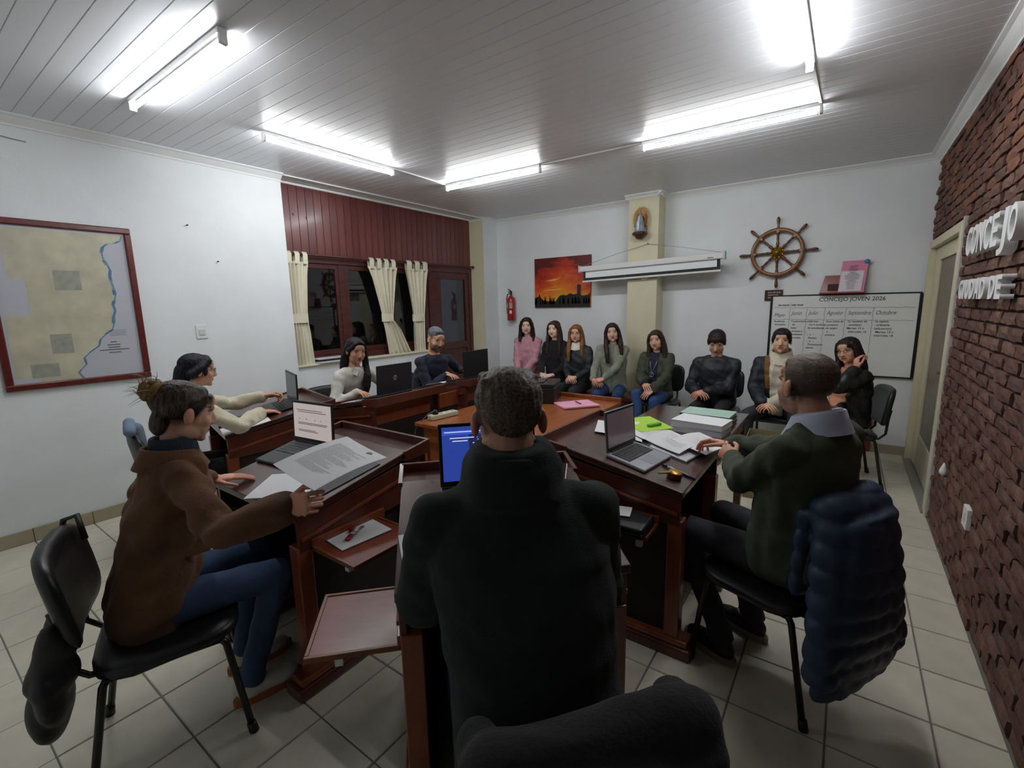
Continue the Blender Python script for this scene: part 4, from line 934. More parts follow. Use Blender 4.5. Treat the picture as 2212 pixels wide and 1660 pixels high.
def person(label, loc, yaw, head, hd=(0, 0, 0), s=1.0, fem=False, seat=.46, wr=None, wl=None, hr=None, hl=None, kr=None, kl=None, fr=None, fl=None,
           skin='#c79a7c', lip='#a5605a', brow='#2a1c16', stub=None, stub_amt=0, fade=None, hair=None, hcols=('#1c1412', '#3a2a22'), style='short',
           top='#333333', topm=None, bulk=0.0, trouser='#2b3a55', shoe='#1a1a1a', inner=None, inner_w=.055, vox=.0065, seed=0, wr_amp=.004, collar=None, poleR=(.5, -.3, -1), poleL=(-.5, -.3, -1), legs=True, hs=1.0, hem=.02, cuff=None, sw=.175, curls=None, group=None, extra=None, belly=0.0, sleeve=0.0, turtle=None, nkz=0.0, band=None):
    t = thing('person', label, 'person', (loc[0], loc[1], 0), math.radians(yaw), group)
    iw = Matrix.Translation((loc[0], loc[1], 0)) @ Matrix.Rotation(math.radians(yaw), 4, 'Z'); inv = iw.inverted()
    H = inv @ Vector(head)
    Hm = Matrix.Translation(H) @ Matrix.Rotation(math.radians(hd[0]), 4, 'Z') @ Matrix.Rotation(math.radians(hd[1]), 4, 'X') @ Matrix.Rotation(math.radians(hd[2]), 4, 'Y') @ Matrix.Scale(s*hs, 4)
    pz = seat + .10*s
    P = Vector((0, 0, pz)); NB = H + Vector((0, -.040*s, -.138*s + nkz)); SC_ = Vector((NB.x*.9, NB.y - .012, NB.z - .078*s)); CH = P.lerp(SC_, .68) + Vector((0, .0, 0)); WA = P.lerp(SC_, .34) + Vector((0, -.012, 0))
    fw = Vector((0, 1, 0))
    shx = sw*s*(.90 if fem else 1.03)
    SR, SL = SC_ + Vector((shx, .0, 0)), SC_ + Vector((-shx, .0, 0))
    l1, l2 = .285*s, .25*s
    wr = Vector(wr if wr else (.10, .27, seat+.20)); wl = Vector(wl if wl else (-.10, .27, seat+.20))
    for q, S_ in ((wr, SR), (wl, SL)):
        d = q - S_
        if d.length > (l1+l2)*.985: q -= d*(1 - (l1+l2)*.985/d.length)
    ER, EL = ik(SR, wr, l1, l2, poleR), ik(SL, wl, l1, l2, poleL)
    kr = Vector(kr if kr else (.125*s, .43*s, seat+.075)); kl = Vector(kl if kl else (-.125*s, .43*s, seat+.075))
    fr = Vector(fr if fr else (kr.x, kr.y-.03, .075)); fl = Vector(fl if fl else (kl.x, kl.y-.03, .075))
    hipR, hipL = P + Vector((.088*s, .0, -.012)), P + Vector((-.088*s, .0, -.012))
    # ---- body: one continuous surface, hands joined on at the wrists
    b = MB(); b.M = Hm; head_prims(b, fem); b.M = None
    nk = .046*s if fem else .054*s
    b.caps(Hm @ Vector((0, -.025, -.055)), nk, NB + Vector((0, -.005, 0)), nk*1.08, 14); b.caps(NB, nk*1.1, SC_, .075*s)
    b.caps(SC_ + Vector((-shx*.75, 0, 0)), .045*s, SC_ + Vector((shx*.75, 0, 0)), .045*s)
    b.ell(CH, (.125*s, .085*s, .15*s)); b.ell(WA, (.105*s, .08*s, .13*s)); b.ell(P, (.13*s, .095*s, .10*s))
    for S_, E_, W_ in ((SR, ER, wr), (SL, EL, wl)): b.caps(S_, .04*s, E_, .034*s); b.caps(E_, .034*s, W_, .0245*s)
    if legs:
        for h_, k_, f_ in ((hipR, kr, fr), (hipL, kl, fl)): b.caps(h_, .06*s, k_, .045*s); b.caps(k_, .042*s, f_, .032*s); b.caps(f_, .03*s, f_ + Vector((0, .10, -.035)), .025*s)
    body = remesh(b, vox, 3, .45)
    hb_ = MB()
    def hdir(W_, E_, spec):
        d = (W_ - E_).normalized()
        return spec if spec else (tuple(d), (0, 0, 1))
    for W_, E_, spec, th in ((wr, ER, hr, 1), (wl, EL, hl, -1)):
        sp_ = hdir(W_, E_, spec); cu = sp_[2] if len(sp_) > 2 else .35
        hand(hb_, W_, sp_[0], sp_[1], th, cu, s=s*.97, thumb=sp_[3] if len(sp_) > 3 else .4)
    bmm = bmesh.new(); bmm.from_mesh(body); hm2 = bpy.data.meshes.new('h'); hm2.from_pydata(hb_.v, [], hb_.f); bmm.from_mesh(hm2); bmm.to_mesh(body); bmm.free(); bpy.data.meshes.remove(hm2)
    c = co_of(body); Mi = np.array(Hm.inverted()); hc = c @ Mi[:3, :3].T + Mi[:3, 3]
    at = body.attributes.new('hc', 'FLOAT_VECTOR', 'POINT'); at.data.foreach_set('vector', hc.astype(np.float32).ravel())
    sm = skin_mat('skin_' + str(seed), skin, lip, brow, stub, stub_amt, hair=hcols[0] if fade else None, fade=fade, scalp=None if fade else hcols[0])
    link('body', body, t, sm)
    # ---- top
    g = bulk
    b = MB()
    bd = belly
    wk = .90 if fem else 1.0
    spine = [(P + Vector((0, -.005, -.085 + hem)), .150*wk, .112), (P + Vector((0, -.005, -.02)), .172*wk if not fem else .168, .128), (P.lerp(WA, .6) + Vector((0, .004+bd*.3, 0)), .165*wk, .122+bd*.7), (WA + Vector((0, .008+bd*.5, 0)), .160*wk, .118+bd),
             (WA.lerp(CH, .5) + Vector((0, .006+bd*.3, 0)), .168*wk, .120+bd*.5), (CH, .178*wk, .122), (CH.lerp(SC_, .55), .178*wk, .112), (SC_ + Vector((0, -.004, .0)), .150*wk, .088), (SC_.lerp(NB, .6) + Vector((0, -.008, 0)), .095, .074), (NB + Vector((0, -.01, -.012)), .066, .064)]
    if turtle: spine = spine[:-1] + [(NB + Vector((0, -.012, -.02)), .098, .088), (NB + Vector((0, -.010, .005)), turtle[1]+.006, turtle[1]+.004), (NB.lerp(H, .25) + Vector((0, -.008, turtle[0]*.5)), turtle[1], turtle[1]), (NB.lerp(H, .4) + Vector((0, -.010, turtle[0])), turtle[1]-.002, turtle[1]-.002)]
    rings = []
    for q_, w_, d_ in spine:
        w2, d2 = w_*s+g*.9, d_*s+g*.8
        if q_ is spine[-1][0]: w2, d2 = w_*s+g*.3, d_*s+g*.3
        rings.append([(q_.x + w2*math.copysign(abs(math.cos(a_))**.85, math.cos(a_)), q_.y + d2*math.copysign(abs(math.sin(a_))**.85, math.sin(a_)), q_.z) for a_ in [2*math.pi*k_/24 for k_ in range(24)]])
    b.loft(rings)
    if fem:
        for q in (-1, 1): b.ell(CH + Vector((q*.066*s, .072*s+g*.5, .0)), (.060*s+g*.3, .050*s+g*.3, .060*s+g*.3))
    for q in (-1, 1): b.caps(NB + Vector((q*.03*s, -.012, -.034*s)), .040*s+g*.25, SC_ + Vector((q*shx*.90, -.004, -.002)), .050*s+g*.35)
    for S_, E_, W_ in ((SR, ER, wr), (SL, EL, wl)):
        b.caps(S_ + Vector((0, 0, -.006)), .053*s+g*.4, E_, .045*s+g*.5+sleeve*.5); W2 = W_ - (W_-E_).normalized()*.006
        b.caps(E_, .045*s+g*.5+sleeve*.5, W2.lerp(E_, .10), .035*s+g*.5+sleeve); b.cyl(W2.lerp(E_, .14), W2, .036*s+g*.5+sleeve, .033*s+g*.45+sleeve, 14)
    tm = remesh(b, .0085 if vox < .006 else .0095, 7, .5)
    wrinkle(tm, wr_amp*1.5, 40, seed); wrinkle(tm, wr_amp*.9, 17, seed+40)
    if extra: extra('top', tm, dict(NB=NB, SC=SC_, CH=CH, WA=WA, P=P, t=t, H=H, Hm=Hm, wr=wr, wl=wl, ER=ER, EL=EL, SR=SR, SL=SL, kr=kr, kl=kl, s=s))
    tmats = [topm or mat('top_%d' % seed, top, .85, var=.08, scale=30, bump=.25, bscale=260, sheen=.15)]
    if inner:
        c = fcent(tm); n = fnorm(tm); cx = NB.x*(c[:, 2]-P.z)/(NB.z-P.z)
        yc = SC_.y*np.clip((c[:, 2]-P.z)/(SC_.z-P.z), 0, 1.1)
        mask = (np.abs(c[:, 0]-cx) < inner_w*s*(.75+.35*np.clip((c[:, 2]-P.z)/.5, 0, 1.2))) & (c[:, 1] > yc+.02) & (np.abs(c[:, 2]) > P.z-.06)
        mi = mask.astype(np.int32); tmats.append(mat('inner_%d' % seed, inner, .85, bump=.2, bscale=260))
        if band:
            m2 = (np.abs(c[:, 0]-cx) < (inner_w+band[1])*s*(.75+.35*np.clip((c[:, 2]-P.z)/.5, 0, 1.2))) & (c[:, 1] > yc+.0) & (c[:, 2] > CH.z-.10) & (~mask)
            mi[m2] = 2; tmats.append(mat('band_%d' % seed, band[0], .9, bump=.3, bscale=120))
    link('top', tm, t, tmats)
    if inner: tm.polygons.foreach_set('material_index', mi)
    # ---- trousers and shoes
    if legs:
        b = MB(); b.ell(P + Vector((0, -.005, -.015)), (.150*s, .115*s, .095*s))
        for h_, k_, f_ in ((hipR, kr, fr), (hipL, kl, fl)):
            b.caps(h_, .082*s, k_, .062*s); f2 = f_ + Vector((0, 0, .02)); b.caps(k_, .061*s, f2, .047*s); b.cyl(f2 + (k_-f2)*.12, f2 + Vector((0, 0, -.025)), .05*s, .053*s, 14)
        pm = remesh(b, .011, 6, .5); wrinkle(pm, .004, 34, seed+5)
        link('trousers', pm, t, mat('denim_' + trouser, trouser, .85, var=.15, scale=14, bump=.3, bscale=300))
        for f_ in (fr, fl):
            z = -f_.z; b = MB(); o = f_
            b.ell(o + Vector((0, .0, z+.055)), (.042, .065, .05)); b.ell(o + Vector((0, .105, z+.04)), (.046, .085, .036)); b.ell(o + Vector((0, .05, z+.05)), (.042, .08, .045))
            shm = remesh(b, .009, 4, .5); c = co_of(shm); c[:, 2] = np.maximum(c[:, 2], .012); set_co(shm, c)
            so = link('shoe', shm, t, mat('shoe_' + shoe, shoe, .6))
            rr_ = [[(o.x + x*1.04, o.y + y, zz) for x, y in [(.044*math.cos(a)*(1 + .12*math.sin(a)), .062 + .140*math.sin(a)) for a in [2*math.pi*k/20 for k in range(20)]]] for zz in (.001, .030)]
            MB().loft(rr_).build('sole', mat('sole_'+shoe, '#8f8578' if shoe != '#d8d5cf' else '#a5602c', .7), so)
    # ---- hair
    if style: make_hair(t, Hm, style, hcols, fem, seed, s*hs, NB, SC_, vox)
    return dict(root=t, Hm=Hm, NB=NB, SC=SC_, CH=CH, WA=WA, P=P, wr=wr, wl=wl, ER=ER, EL=EL, SR=SR, SL=SL, kr=kr, kl=kl, s=s, top=tm)

def make_hair(t, Hm, style, hcols, fem, seed, s, NB, SC_, vox):
    b = MB(); b.M = Hm; E = b.ell; rr = random.Random(seed); v = .0055 if vox < .006 else .0065
    def lock(pts, r, flat=.6):
        for (p, q), (r0, r1) in zip(zip(pts, pts[1:]), zip(r, r[1:])): b.caps(p, r0, q, r1, 10)
    if style == 'short':      # short back and sides with fuller top
        E((0, -.026, .052), (.0795, .093, .073)); E((0, .020, .088), (.060, .062, .036)); E((0, -.075, .025), (.066, .042, .060))
        for k in range(26):
            a = rr.uniform(-1.2, 1.2); y = rr.uniform(-.07, .06); E((.055*math.sin(a), y, .100+.018*math.cos(a)-abs(y)*.25), (.016, .022, .010), Matrix.Rotation(rr.uniform(-.8, .8), 3, 'Z'))
    elif style == 'buzz':
        E((0, -.021, .045), (.0765, .0965, .077)); E((0, .022, .078), (.058, .056, .036))
    elif style == 'quiff':    # greying, short with lifted front
        E((0, -.022, .062), (.0765, .092, .064)); E((0, .032, .090), (.050, .045, .028)); E((.010, .050, .098), (.038, .026, .020))
    elif style == 'fringe':   # thick bowl of hair with fringe to the brows
        E((0, -.022, .052), (.085, .100, .078)); E((0, .050, .062), (.066, .044, .040)); E((0, .066, .048), (.054, .026, .024))
        for q in (-1, 1): E((q*.074, .020, .030), (.014, .032, .034)); E((q*.072, -.03, .0), (.016, .03, .04))
    elif style == 'cropfringe':
        E((0, -.022, .052), (.083, .100, .078)); E((0, .052, .072), (.060, .040, .032))
        for q in (-1, 1): E((q*.074, .010, .022), (.012, .026, .036))
        E((0, -.07, -.01), (.065, .03, .05))
    elif style.startswith('long') or style == 'bob':
        E((0, -.026, .048), (.0835, .099, .078)); E((0, .028, .086), (.060, .052, .032))
        L_ = {'long': .34, 'longfront': .36, 'longback': .26, 'bob': .20, 'longbangs': .36}[style]
        for q in (-1, 1):
            fy = .055 if style in ('longfront', 'longbangs') else .02
            lock([(q*.060, .032, .068), (q*.080, .020, .01), (q*.084, .012, -.08), (q*.092, fy, -.16), (q*.095, fy+.035, -L_)], [.022, .026, .028, .030, .018])
            lock([(q*.066, -.03, .03), (q*.080, -.035, -.06), (q*.088, -.03, -.15), (q*.10, -.01 if L_ > .25 else -.03, -L_*.9)], [.03, .034, .036, .024])
        lock([(0, -.07, .03), (0, -.085, -.06), (0, -.085, -.16), (0, -.10, -.24)], [.07, .068, .066, .05])
        if style == 'longbangs':
            E((0, .062, .058), (.056, .026, .028)); E((-.02, .072, .045), (.034, .016, .018))
        else:
            for q in (-1, 1): lock([(q*.006, .055, .100), (q*.040, .062, .078), (q*.066, .045, .035)], [.016, .018, .018])
        if style == 'longfront' and seed % 2: lock([(.09, .05, -.16), (.085, .10, -.25), (.08, .12, -.36)], [.03, .028, .016])
    elif style == 'sleek':    # pulled back smooth over the ears, tail over one shoulder
        E((0, -.026, .046), (.0785, .098, .077)); E((0, .020, .081), (.058, .050, .031))
        for q in (-1, 1): lock([(q*.05, .045, .075), (q*.077, .01, .035), (q*.070, -.05, .0)], [.018, .020, .03]); E((q*.072, .012, .008), (.012, .022, .030))
        lock([(0, -.095, .0), (.02, -.11, -.06), (.05, -.10, -.13), (.085, -.06, -.18), (.10, .03, -.22), (.10, .08, -.30), (.095, .09, -.38)], [.035, .036, .036, .034, .034, .034, .02])
    elif style == 'sidefront':   # centre part, swept behind one ear and falling over the other shoulder
        E((0, -.026, .048), (.0815, .099, .077)); E((0, .020, .083), (.058, .050, .031))
        for q in (-1, 1): lock([(q*.004, .054, .098), (q*.036, .060, .080), (q*.064, .044, .040), (q*.076, .0, .008)], [.014, .016, .016, .016])
        lock([(.060, -.04, .02), (.078, -.045, -.05), (.085, -.06, -.13), (.08, -.08, -.22)], [.036, .036, .034, .024])
        lock([(-.068, .03, .03), (-.084, .02, -.05), (-.092, .03, -.14), (-.088, .085, -.22), (-.082, .105, -.31), (-.078, .10, -.40)], [.018, .026, .032, .036, .036, .020])
        lock([(0, -.07, .03), (0, -.085, -.06), (0, -.085, -.16), (0, -.10, -.26)], [.07, .066, .062, .046])
    elif style == 'tailback':
        E((0, -.026, .046), (.0785, .099, .077)); E((0, .020, .081), (.058, .050, .031))
        for q in (-1, 1): lock([(q*.05, .045, .075), (q*.080, .005, .03), (q*.076, -.05, -.02)], [.018, .022, .034]); E((q*.076, .028, .0), (.010, .016, .036))
        lock([(0, -.085, .0), (0, -.10, -.08), (.0, -.095, -.18), (0, -.09, -.26)], [.055, .052, .048, .03])
        for q in (-1, 1): lock([(q*.004, .052, .096), (q*.036, .058, .078), (q*.062, .040, .040)], [.012, .014, .014])
    elif style == 'messybun':
        E((0, -.026, .046), (.078, .098, .076)); E((0, .020, .080), (.058, .048, .030))
        for q in (-1, 1): lock([(q*.048, .042, .070), (q*.070, .0, .048), (q*.058, -.06, .012)], [.014, .018, .030])
        E((0, -.075, -.04), (.048, .03, .05))
    co0 = len(b.v); b.M = None
    me = remesh(b, v, 4, .5)
    c = co_of(me); n = no_of(me); Mi = np.array(Hm.inverted()); h = c @ Mi[:3, :3].T + Mi[:3, 3]
    if style in ('short', 'quiff', 'fringe', 'cropfringe', 'messybun'):
        d = np.sin(h[:, 0]*260 + 3*np.sin(h[:, 1]*60)) * np.sin(h[:, 1]*130 + 2*np.sin(h[:, 0]*90)); set_co(me, c + n*(d*.0016*s)[:, None])
    elif style != 'buzz':
        ang = np.arctan2(h[:, 0], h[:, 1]+.02); d = np.sin(ang*34 + 4*np.sin(h[:, 2]*18)) + .6*np.sin(ang*71 + 3*np.sin(h[:, 2]*31)); set_co(me, c + n*(d*.0016*s)[:, None])
    at = me.attributes.new('hs', 'FLOAT_VECTOR', 'POINT')
    if style in ('short', 'quiff', 'fringe', 'cropfringe', 'buzz'): h = h[:, [0, 2, 1]]
    at.data.foreach_set('vector', h.astype(np.float32).ravel())
    link('hair', me, t, hair_mat('hair_%d' % seed, *hcols))
def glasses(P_):
    b = MB(); b.M = P_['Hm']
    for q in (-1, 1):
        b.tube([(q*.033+.020*math.cos(a), .097-.006*abs(math.cos(a)), .009+.014*math.sin(a)) for a in [2*math.pi*k/14 for k in range(14)]], .0016, 6, closed=True)
        b.tube([(q*.053, .090, .012), (q*.072, .06, .013), (q*.080, .0, .008), (q*.080, -.02, -.006)], .0016, 6)
    b.tube([(-.013, .098, .012), (0, .101, .014), (.013, .098, .012)], .0016, 6)
    b.build('glasses', mat('glasses_black', '#111111', .3), P_['root'], smooth=True)
def ring_cloth(P_, name, z0, z1, r0, r1, m, y=-.012, tilt=0.0, n=28, thick=.010, lumps=0):
    """soft band around the neck (collar, polo neck, scarf): offsets are from the neck base"""
    NB = P_['NB']; s = P_['s']; rows = []
    prof = [(r0, z0), (r0*.3+r1*.7+.004, (z0+z1)/2), (r1, z1), (r1-thick*.5, z1+.004), (r1-thick, z1-.004), (r0-thick, z0)]
    rings = []
    for r, z in prof:
        rings.append([(NB.x + r*math.cos(a)*1.0*s, NB.y + y + r*math.sin(a)*1.08*s, NB.z + (z + tilt*math.sin(a))*s + lumps*math.sin(a*5+z*60)) for a in [2*math.pi*k/n for k in range(n)]])
    return MB().loft(rings, cap=False).build(name, m, P_['root'], smooth=True)
def W2L(loc, yaw, p):
    M = (Matrix.Translation((loc[0], loc[1], 0)) @ Matrix.Rotation(math.radians(yaw), 4, 'Z')).inverted(); return tuple(M @ Vector(p))
def knit(name, col, k=300, b_=.35): return mat(name, col, .92, var=.10, scale=24, bump=b_, bscale=k, sheen=.06, spec=.25)
nylon_bk = mat('black_nylon', '#17181c', .45, var=.12, scale=14, bump=.2, bscale=60)
def puff(kind, me, d):
    c = co_of(me); n = no_of(me); set_co(me, c + n*(.007*np.abs(np.sin(c[:, 2]*math.pi/.075)) - .003)[:, None])

# --- woman in the brown coat
loc, yw = (-2.06, .50), -10
PA = person('woman in a brown suede coat with a messy bun, holding a printed sheet', loc, yw, (-1.995, .668, 1.245), (6, -14, 0), s=.99, fem=True, seat=.46,
    wr=W2L(loc, yw, (-1.415, .725, .995)), wl=W2L(loc, yw, (-2.34, .86, .845)), hr=((.90, .42, .22), (.30, -1, .25), 1.15, .9), hl=((.25, 1, -.02), (0, 0, 1), .15, .2), poleR=(.3, -.6, -1), poleL=(-1, -.3, -.8),
    skin='#bb8a70', lip='#9a5a50', brow='#3b2a22', hcols=('#2a2321', '#5a4c44'), style='messybun', topm=mat('brown_suede', '#66472f', .92, var=.2, scale=9, bump=.35, bscale=90, sheen=.08, spec=.2), bulk=.018, wr_amp=.007,
    trouser='#33496b', shoe='#d8d5cf', vox=.0052, seed=1, hem=-.03, sleeve=.008, kr=(.14, .40, .535), kl=(-.13, .41, .535), fr=(.10, .27, .085), fl=(-.12, .30, .085), collar=True)
rr = random.Random(11)
bun = MB(); bun.M = PA['Hm']
for k in range(9):
    a = rr.uniform(0, 6.28); c0 = Vector((.0, -.108, .072)); pts = []
    ax = Vector((rr.uniform(-1, 1), rr.uniform(-1, 1), rr.uniform(-1, 1))).normalized(); u, w, _ = frame_from(ax); R_ = rr.uniform(.020, .040)
    bun.tube([c0 + (u*math.cos(a+t_*.7)+w*math.sin(a+t_*.7))*R_ for t_ in range(10)], [.006, .010, .011, .012, .012, .012, .012, .011, .009, .004], 8, closed=True)
bun.build('hair_bun', hair_mat('bun_hair', '#5a4228', '#a08050'), PA['root'], smooth=True)
wsp = MB(); wsp.M = PA['Hm']
for k in range(44):
    p = Vector((rr.uniform(-.03, .03), -.115+rr.uniform(-.03, .02), .075+rr.uniform(-.03, .03))); d = Vector((rr.uniform(-.5, .5), rr.uniform(-1, .4), rr.uniform(-.3, 1))).normalized(); L_ = rr.uniform(.03, .075)
    wsp.tube([p, p+d*L_*.5+Vector((0, 0, .006)), p+d*L_+Vector((0, -.01, -.012))], [.0012, .0010, .0004], 5)
wsp.build('loose_strands', hair_mat('strand_hair', '#6a5230', '#b89a62'), PA['root'])
ring_cloth(PA, 'coat_collar', -.055, .015, .112, .082, mat('brown_suede', '#5d3a20'), y=-.022, tilt=-.012)
ring_cloth(PA, 'neck_scarf', -.03, .055, .078, .066, mat('dark_blue_scarf', '#232c38', .9, bump=.4, bscale=120), y=-.01)
MB().box(.155, .165, .10, .18, .735, .80).build('pocket_flap', MATS['brown_suede'], PA['root'], bevel=.004)

# --- woman in the cream sweater
loc, yw = (-3.70, 1.06), -13
PB = person('woman with glasses and a tied-back dark tail, in a cream fluffy sweater', loc, yw, (-3.53, 1.295, 1.225), (2, -6, 0), s=.97, fem=True, seat=.46,
    wr=W2L(loc, yw, (-3.37, 1.60, .90)), wl=W2L(loc, yw, (-3.55, 1.72, .975)), hr=((.05, 1, -.12), (0, .1, 1), .25, .3), hl=((.1, 1, .05), (-.5, 0, .8), .75, .6), poleR=(1, -.3, -.7), poleL=(-1, -.4, -.6),
    skin='#b98468', lip='#96504c', brow='#1c1412', hcols=('#14131a', '#2a2833'), style='tailback', topm=mat('cream_fluffy_knit', '#cfc5a6', .95, var=.08, scale=40, bump=.5, bscale=200, sheen=.8), bulk=.012, wr_amp=.005, sleeve=.008,
    trouser='#23252d', vox=.0058, seed=2)
glasses(PB)

# --- woman in the white shirt
loc, yw = (-3.86, 2.60), -90
PC = person('woman in a white shirt typing, dark hair pulled forward over one shoulder', loc, yw, (-3.52, 2.54, 1.245), (-12, -12, -3), s=.96, fem=True, seat=.46,
    wr=W2L(loc, yw, (-3.40, 2.46, .90)), wl=W2L(loc, yw, (-3.36, 2.74, .90)), hr=((.1, 1, -.1), (0, .1, 1), .3, .3), hl=((.0, 1, -.1), (0, .1, 1), .3, .3), poleR=(1, -.4, -.6), poleL=(-1, -.4, -.6),
    skin='#b07c5e', lip='#9b4d47', brow='#17100e', hcols=('#121013', '#2b262b'), style='sidefront', topm=mat('white_shirt', '#c9c8be', .8, var=.04, scale=20, bump=.15, bscale=200), bulk=.014, wr_amp=.007, trouser='#22242a', vox=.0058, seed=3)
for q in (-1, 1):
    NB = PC['NB']; MB().poly([(NB.x+q*.012, NB.y+.068, NB.z-.045), (NB.x+q*.055, NB.y+.052, NB.z-.005), (NB.x+q*.082, NB.y+.040, NB.z-.055), (NB.x+q*.045, NB.y+.088, NB.z-.085)], (0, .006, .004)).build('collar_wing', MATS['white_shirt'], PC['root'], bevel=.003)
MB().tube([(PC['wr'].x-.03*math.cos(a), PC['wr'].y-.012, PC['wr'].z+.03*math.sin(a)) for a in [k*.5236 for k in range(12)]], .005, 6, closed=True).build('bracelet', mat('dark_bracelet', '#2a1512', .5), PC['root'], smooth=True)

# --- man in navy
loc, yw = (-3.82, 3.56), -94
PD = person('man with greying hair and short beard in a navy jumper, typing', loc, yw, (-3.44, 3.46, 1.285), (-10, -18, -2), s=1.02, seat=.46,
    wr=W2L(loc, yw, (-3.34, 3.50, .925)), wl=W2L(loc, yw, (-3.32, 3.76, .925)), hr=((.05, 1, -.1), (0, .1, 1), .35, .3), hl=((.0, 1, -.1), (0, .1, 1), .3, .3), poleR=(1, -.4, -.5), poleL=(-1, -.4, -.6),
    skin='#b58765', lip='#8d5148', brow='#241a16', stub='#3d332e', stub_amt=.75, fade=(.0, .05), hcols=('#3c3c40', '#85878c'), style='quiff', topm=knit('navy_knit', '#2d2f40'), bulk=.008, wr_amp=.005, trouser='#1f2430', vox=.0058, seed=4)
MB().ell(PD['Hm'] @ Vector((.084, .006, -.016)), .008).build('earbud', white_pl, PD['root'], smooth=True)

# --- man in the dark green zip-neck jumper, seen from behind
loc, yw = (-.505, .805), 44
PH = person('man seen from behind in a dark green zip-neck jumper, short brown hair', loc, yw, (-.668, .912, 1.335), (0, -10, 0), s=1.07, seat=.47,
    wr=W2L(loc, yw, (-.72, 1.28, .90)), wl=W2L(loc, yw, (-1.02, 1.00, .89)), hr=((-.2, 1, -.1), (0, .1, 1), .3, .3), hl=((.15, 1, -.1), (0, .1, 1), .3, .3), poleR=(.22, -.1, -1), poleL=(-.22, -.1, -1),
    skin='#a8765c', lip='#8d5148', brow='#241a16', fade=(-.045, .02), hcols=('#3a322c', '#6e6156'), style='short', topm=knit('dark_green_knit', '#1f2825', 260, .45), bulk=.034, wr_amp=.0035, sleeve=.01, trouser='#2c3f66', vox=.0052, seed=5, sw=.178, turtle=(.035, .083), belly=.02, nkz=.008, hem=-.02, kr=(.16, .42, .55), kl=(-.17, .42, .55))
gk = MATS['dark_green_knit']
ring_cloth(PH, 'collar_edge', .030, .058, .086, .084, gk, y=-.004, tilt=-.014, lumps=.0008)

# --- man in the green jumper, on the right
loc, yw = (-.105, 2.125), 64
PF = person('man in a green jumper over a pale blue shirt, reading papers at his desk', loc, yw, (-.105, 2.10, 1.285), (-22, -2, 0), s=1.05, seat=.46,
    wr=W2L(loc, yw, (-.43, 2.47, .90)), wl=W2L(loc, yw, (-.38, 2.30, .885)), hr=((-.35, 1, .1), (.3, 0, .9), .6, .6), hl=((.35, 1, .25), (-.8, .2, .5), .7, .7), poleR=(1, -.3, -.8), poleL=(-1, -.2, -1),
    skin='#b07d63', lip='#8d5148', brow='#2b201a', stub='#4a3a32', stub_amt=.5, fade=(-.075, -.03), hcols=('#463a33', '#65574e'), style='buzz', nkz=.022, hs=1.04, topm=knit('green_knit', '#434a3b', 280, .4), bulk=.020, wr_amp=.006, sleeve=.006, trouser='#2b2c34', shoe='#241a16', vox=.0052, seed=6, sw=.188, belly=.02,
    kr=(.14, .44, .545), kl=(-.15, .44, .545), fr=(.12, .22, .09), fl=(-.14, .20, .09))
shirt_b = mat('pale_blue_shirt', '#b7bfd2', .8, bump=.1, bscale=200)
ring_cloth(PF, 'shirt_collar', -.030, .030, .088, .070, shirt_b, y=-.008, tilt=-.022)
ring_cloth(PF, 'shirt_collar_fold', -.050, .026, .106, .078, shirt_b, y=-.010, tilt=-.024)

# --- the row along the back wall
row = 'listeners seated along the back wall'
def seated(label, x, y, yw, head, wrx, **k):
    loc = (x, y); w = [W2L(loc, yw, p) for p in wrx] if wrx else [None, None]
    return person(label, loc, yw, head, wr=w[0], wl=w[1], vox=.0068, group=row, **k)
cl = lambda x, y, z, dx=.05: [(x-dx, y+.06, z), (x+dx, y+.06, z)]
hin_r, hin_l = ((-.75, .6, -.15), (.25, .3, .9), .55, .5), ((.75, .6, -.15), (-.25, .3, .9), .55, .5)
seated('young woman in a pink sweater with dark shoulder-length hair', -3.66, 5.55, 190, (-3.655, 5.47, 1.325), cl(-3.60, 5.18, .70), hr=hin_r, hl=hin_l, hd=(18, -4, 0), s=.99, fem=True, seat=.49,
    skin='#c39a86', lip='#a8625c', brow='#2a1a18', hcols=('#17110f', '#2e2320'), style='bob', topm=knit('pink_knit', '#c58e9d', 200, .5), bulk=.016, sleeve=.008, trouser='#2f4d74', seed=21, wr_amp=.005)
p2 = seated('young woman in black with long straight brown hair', -3.22, 5.56, 180, (-3.215, 5.48, 1.283), [(-3.28, 5.25, .70), (-3.10, 5.25, .70)], hr=hin_r, hl=hin_l, hd=(6, -2, 0), s=.96, fem=True, seat=.47,
    skin='#cda48f', lip='#a8625c', brow='#35241c', hcols=('#2b1d17', '#4a3429'), style='long', topm=knit('black_knit', '#1d1e22'), bulk=.008, trouser='#2a3550', seed=22)
p3 = seated('woman with long light brown hair, dark jacket and white scarf', -2.86, 5.53, 180, (-2.865, 5.45, 1.235), cl(-2.79, 5.15, .70), hr=hin_r, hl=hin_l, hd=(16, -3, 0), s=.96, fem=True, seat=.46,
    skin='#c39079', lip='#a05a54', brow='#4a3222', hcols=('#6a4020', '#a06c3a'), style='longfront', topm=mat('black_quilt', '#202227', .6, var=.1, scale=20, bump=.2, bscale=80), bulk=.024, trouser='#2b2d30', seed=23, wr_amp=.005)
sc = mat('white_scarf', '#dcd9cf', .95, bump=.5, bscale=90, sheen=.3)
for k in range(3): ring_cloth(p3, 'scarf_fold', -.07+.03*k, -.035+.03*k, .105-.010*k, .095-.010*k, sc, y=.004, tilt=-.012, lumps=.004)
glasses(p3)
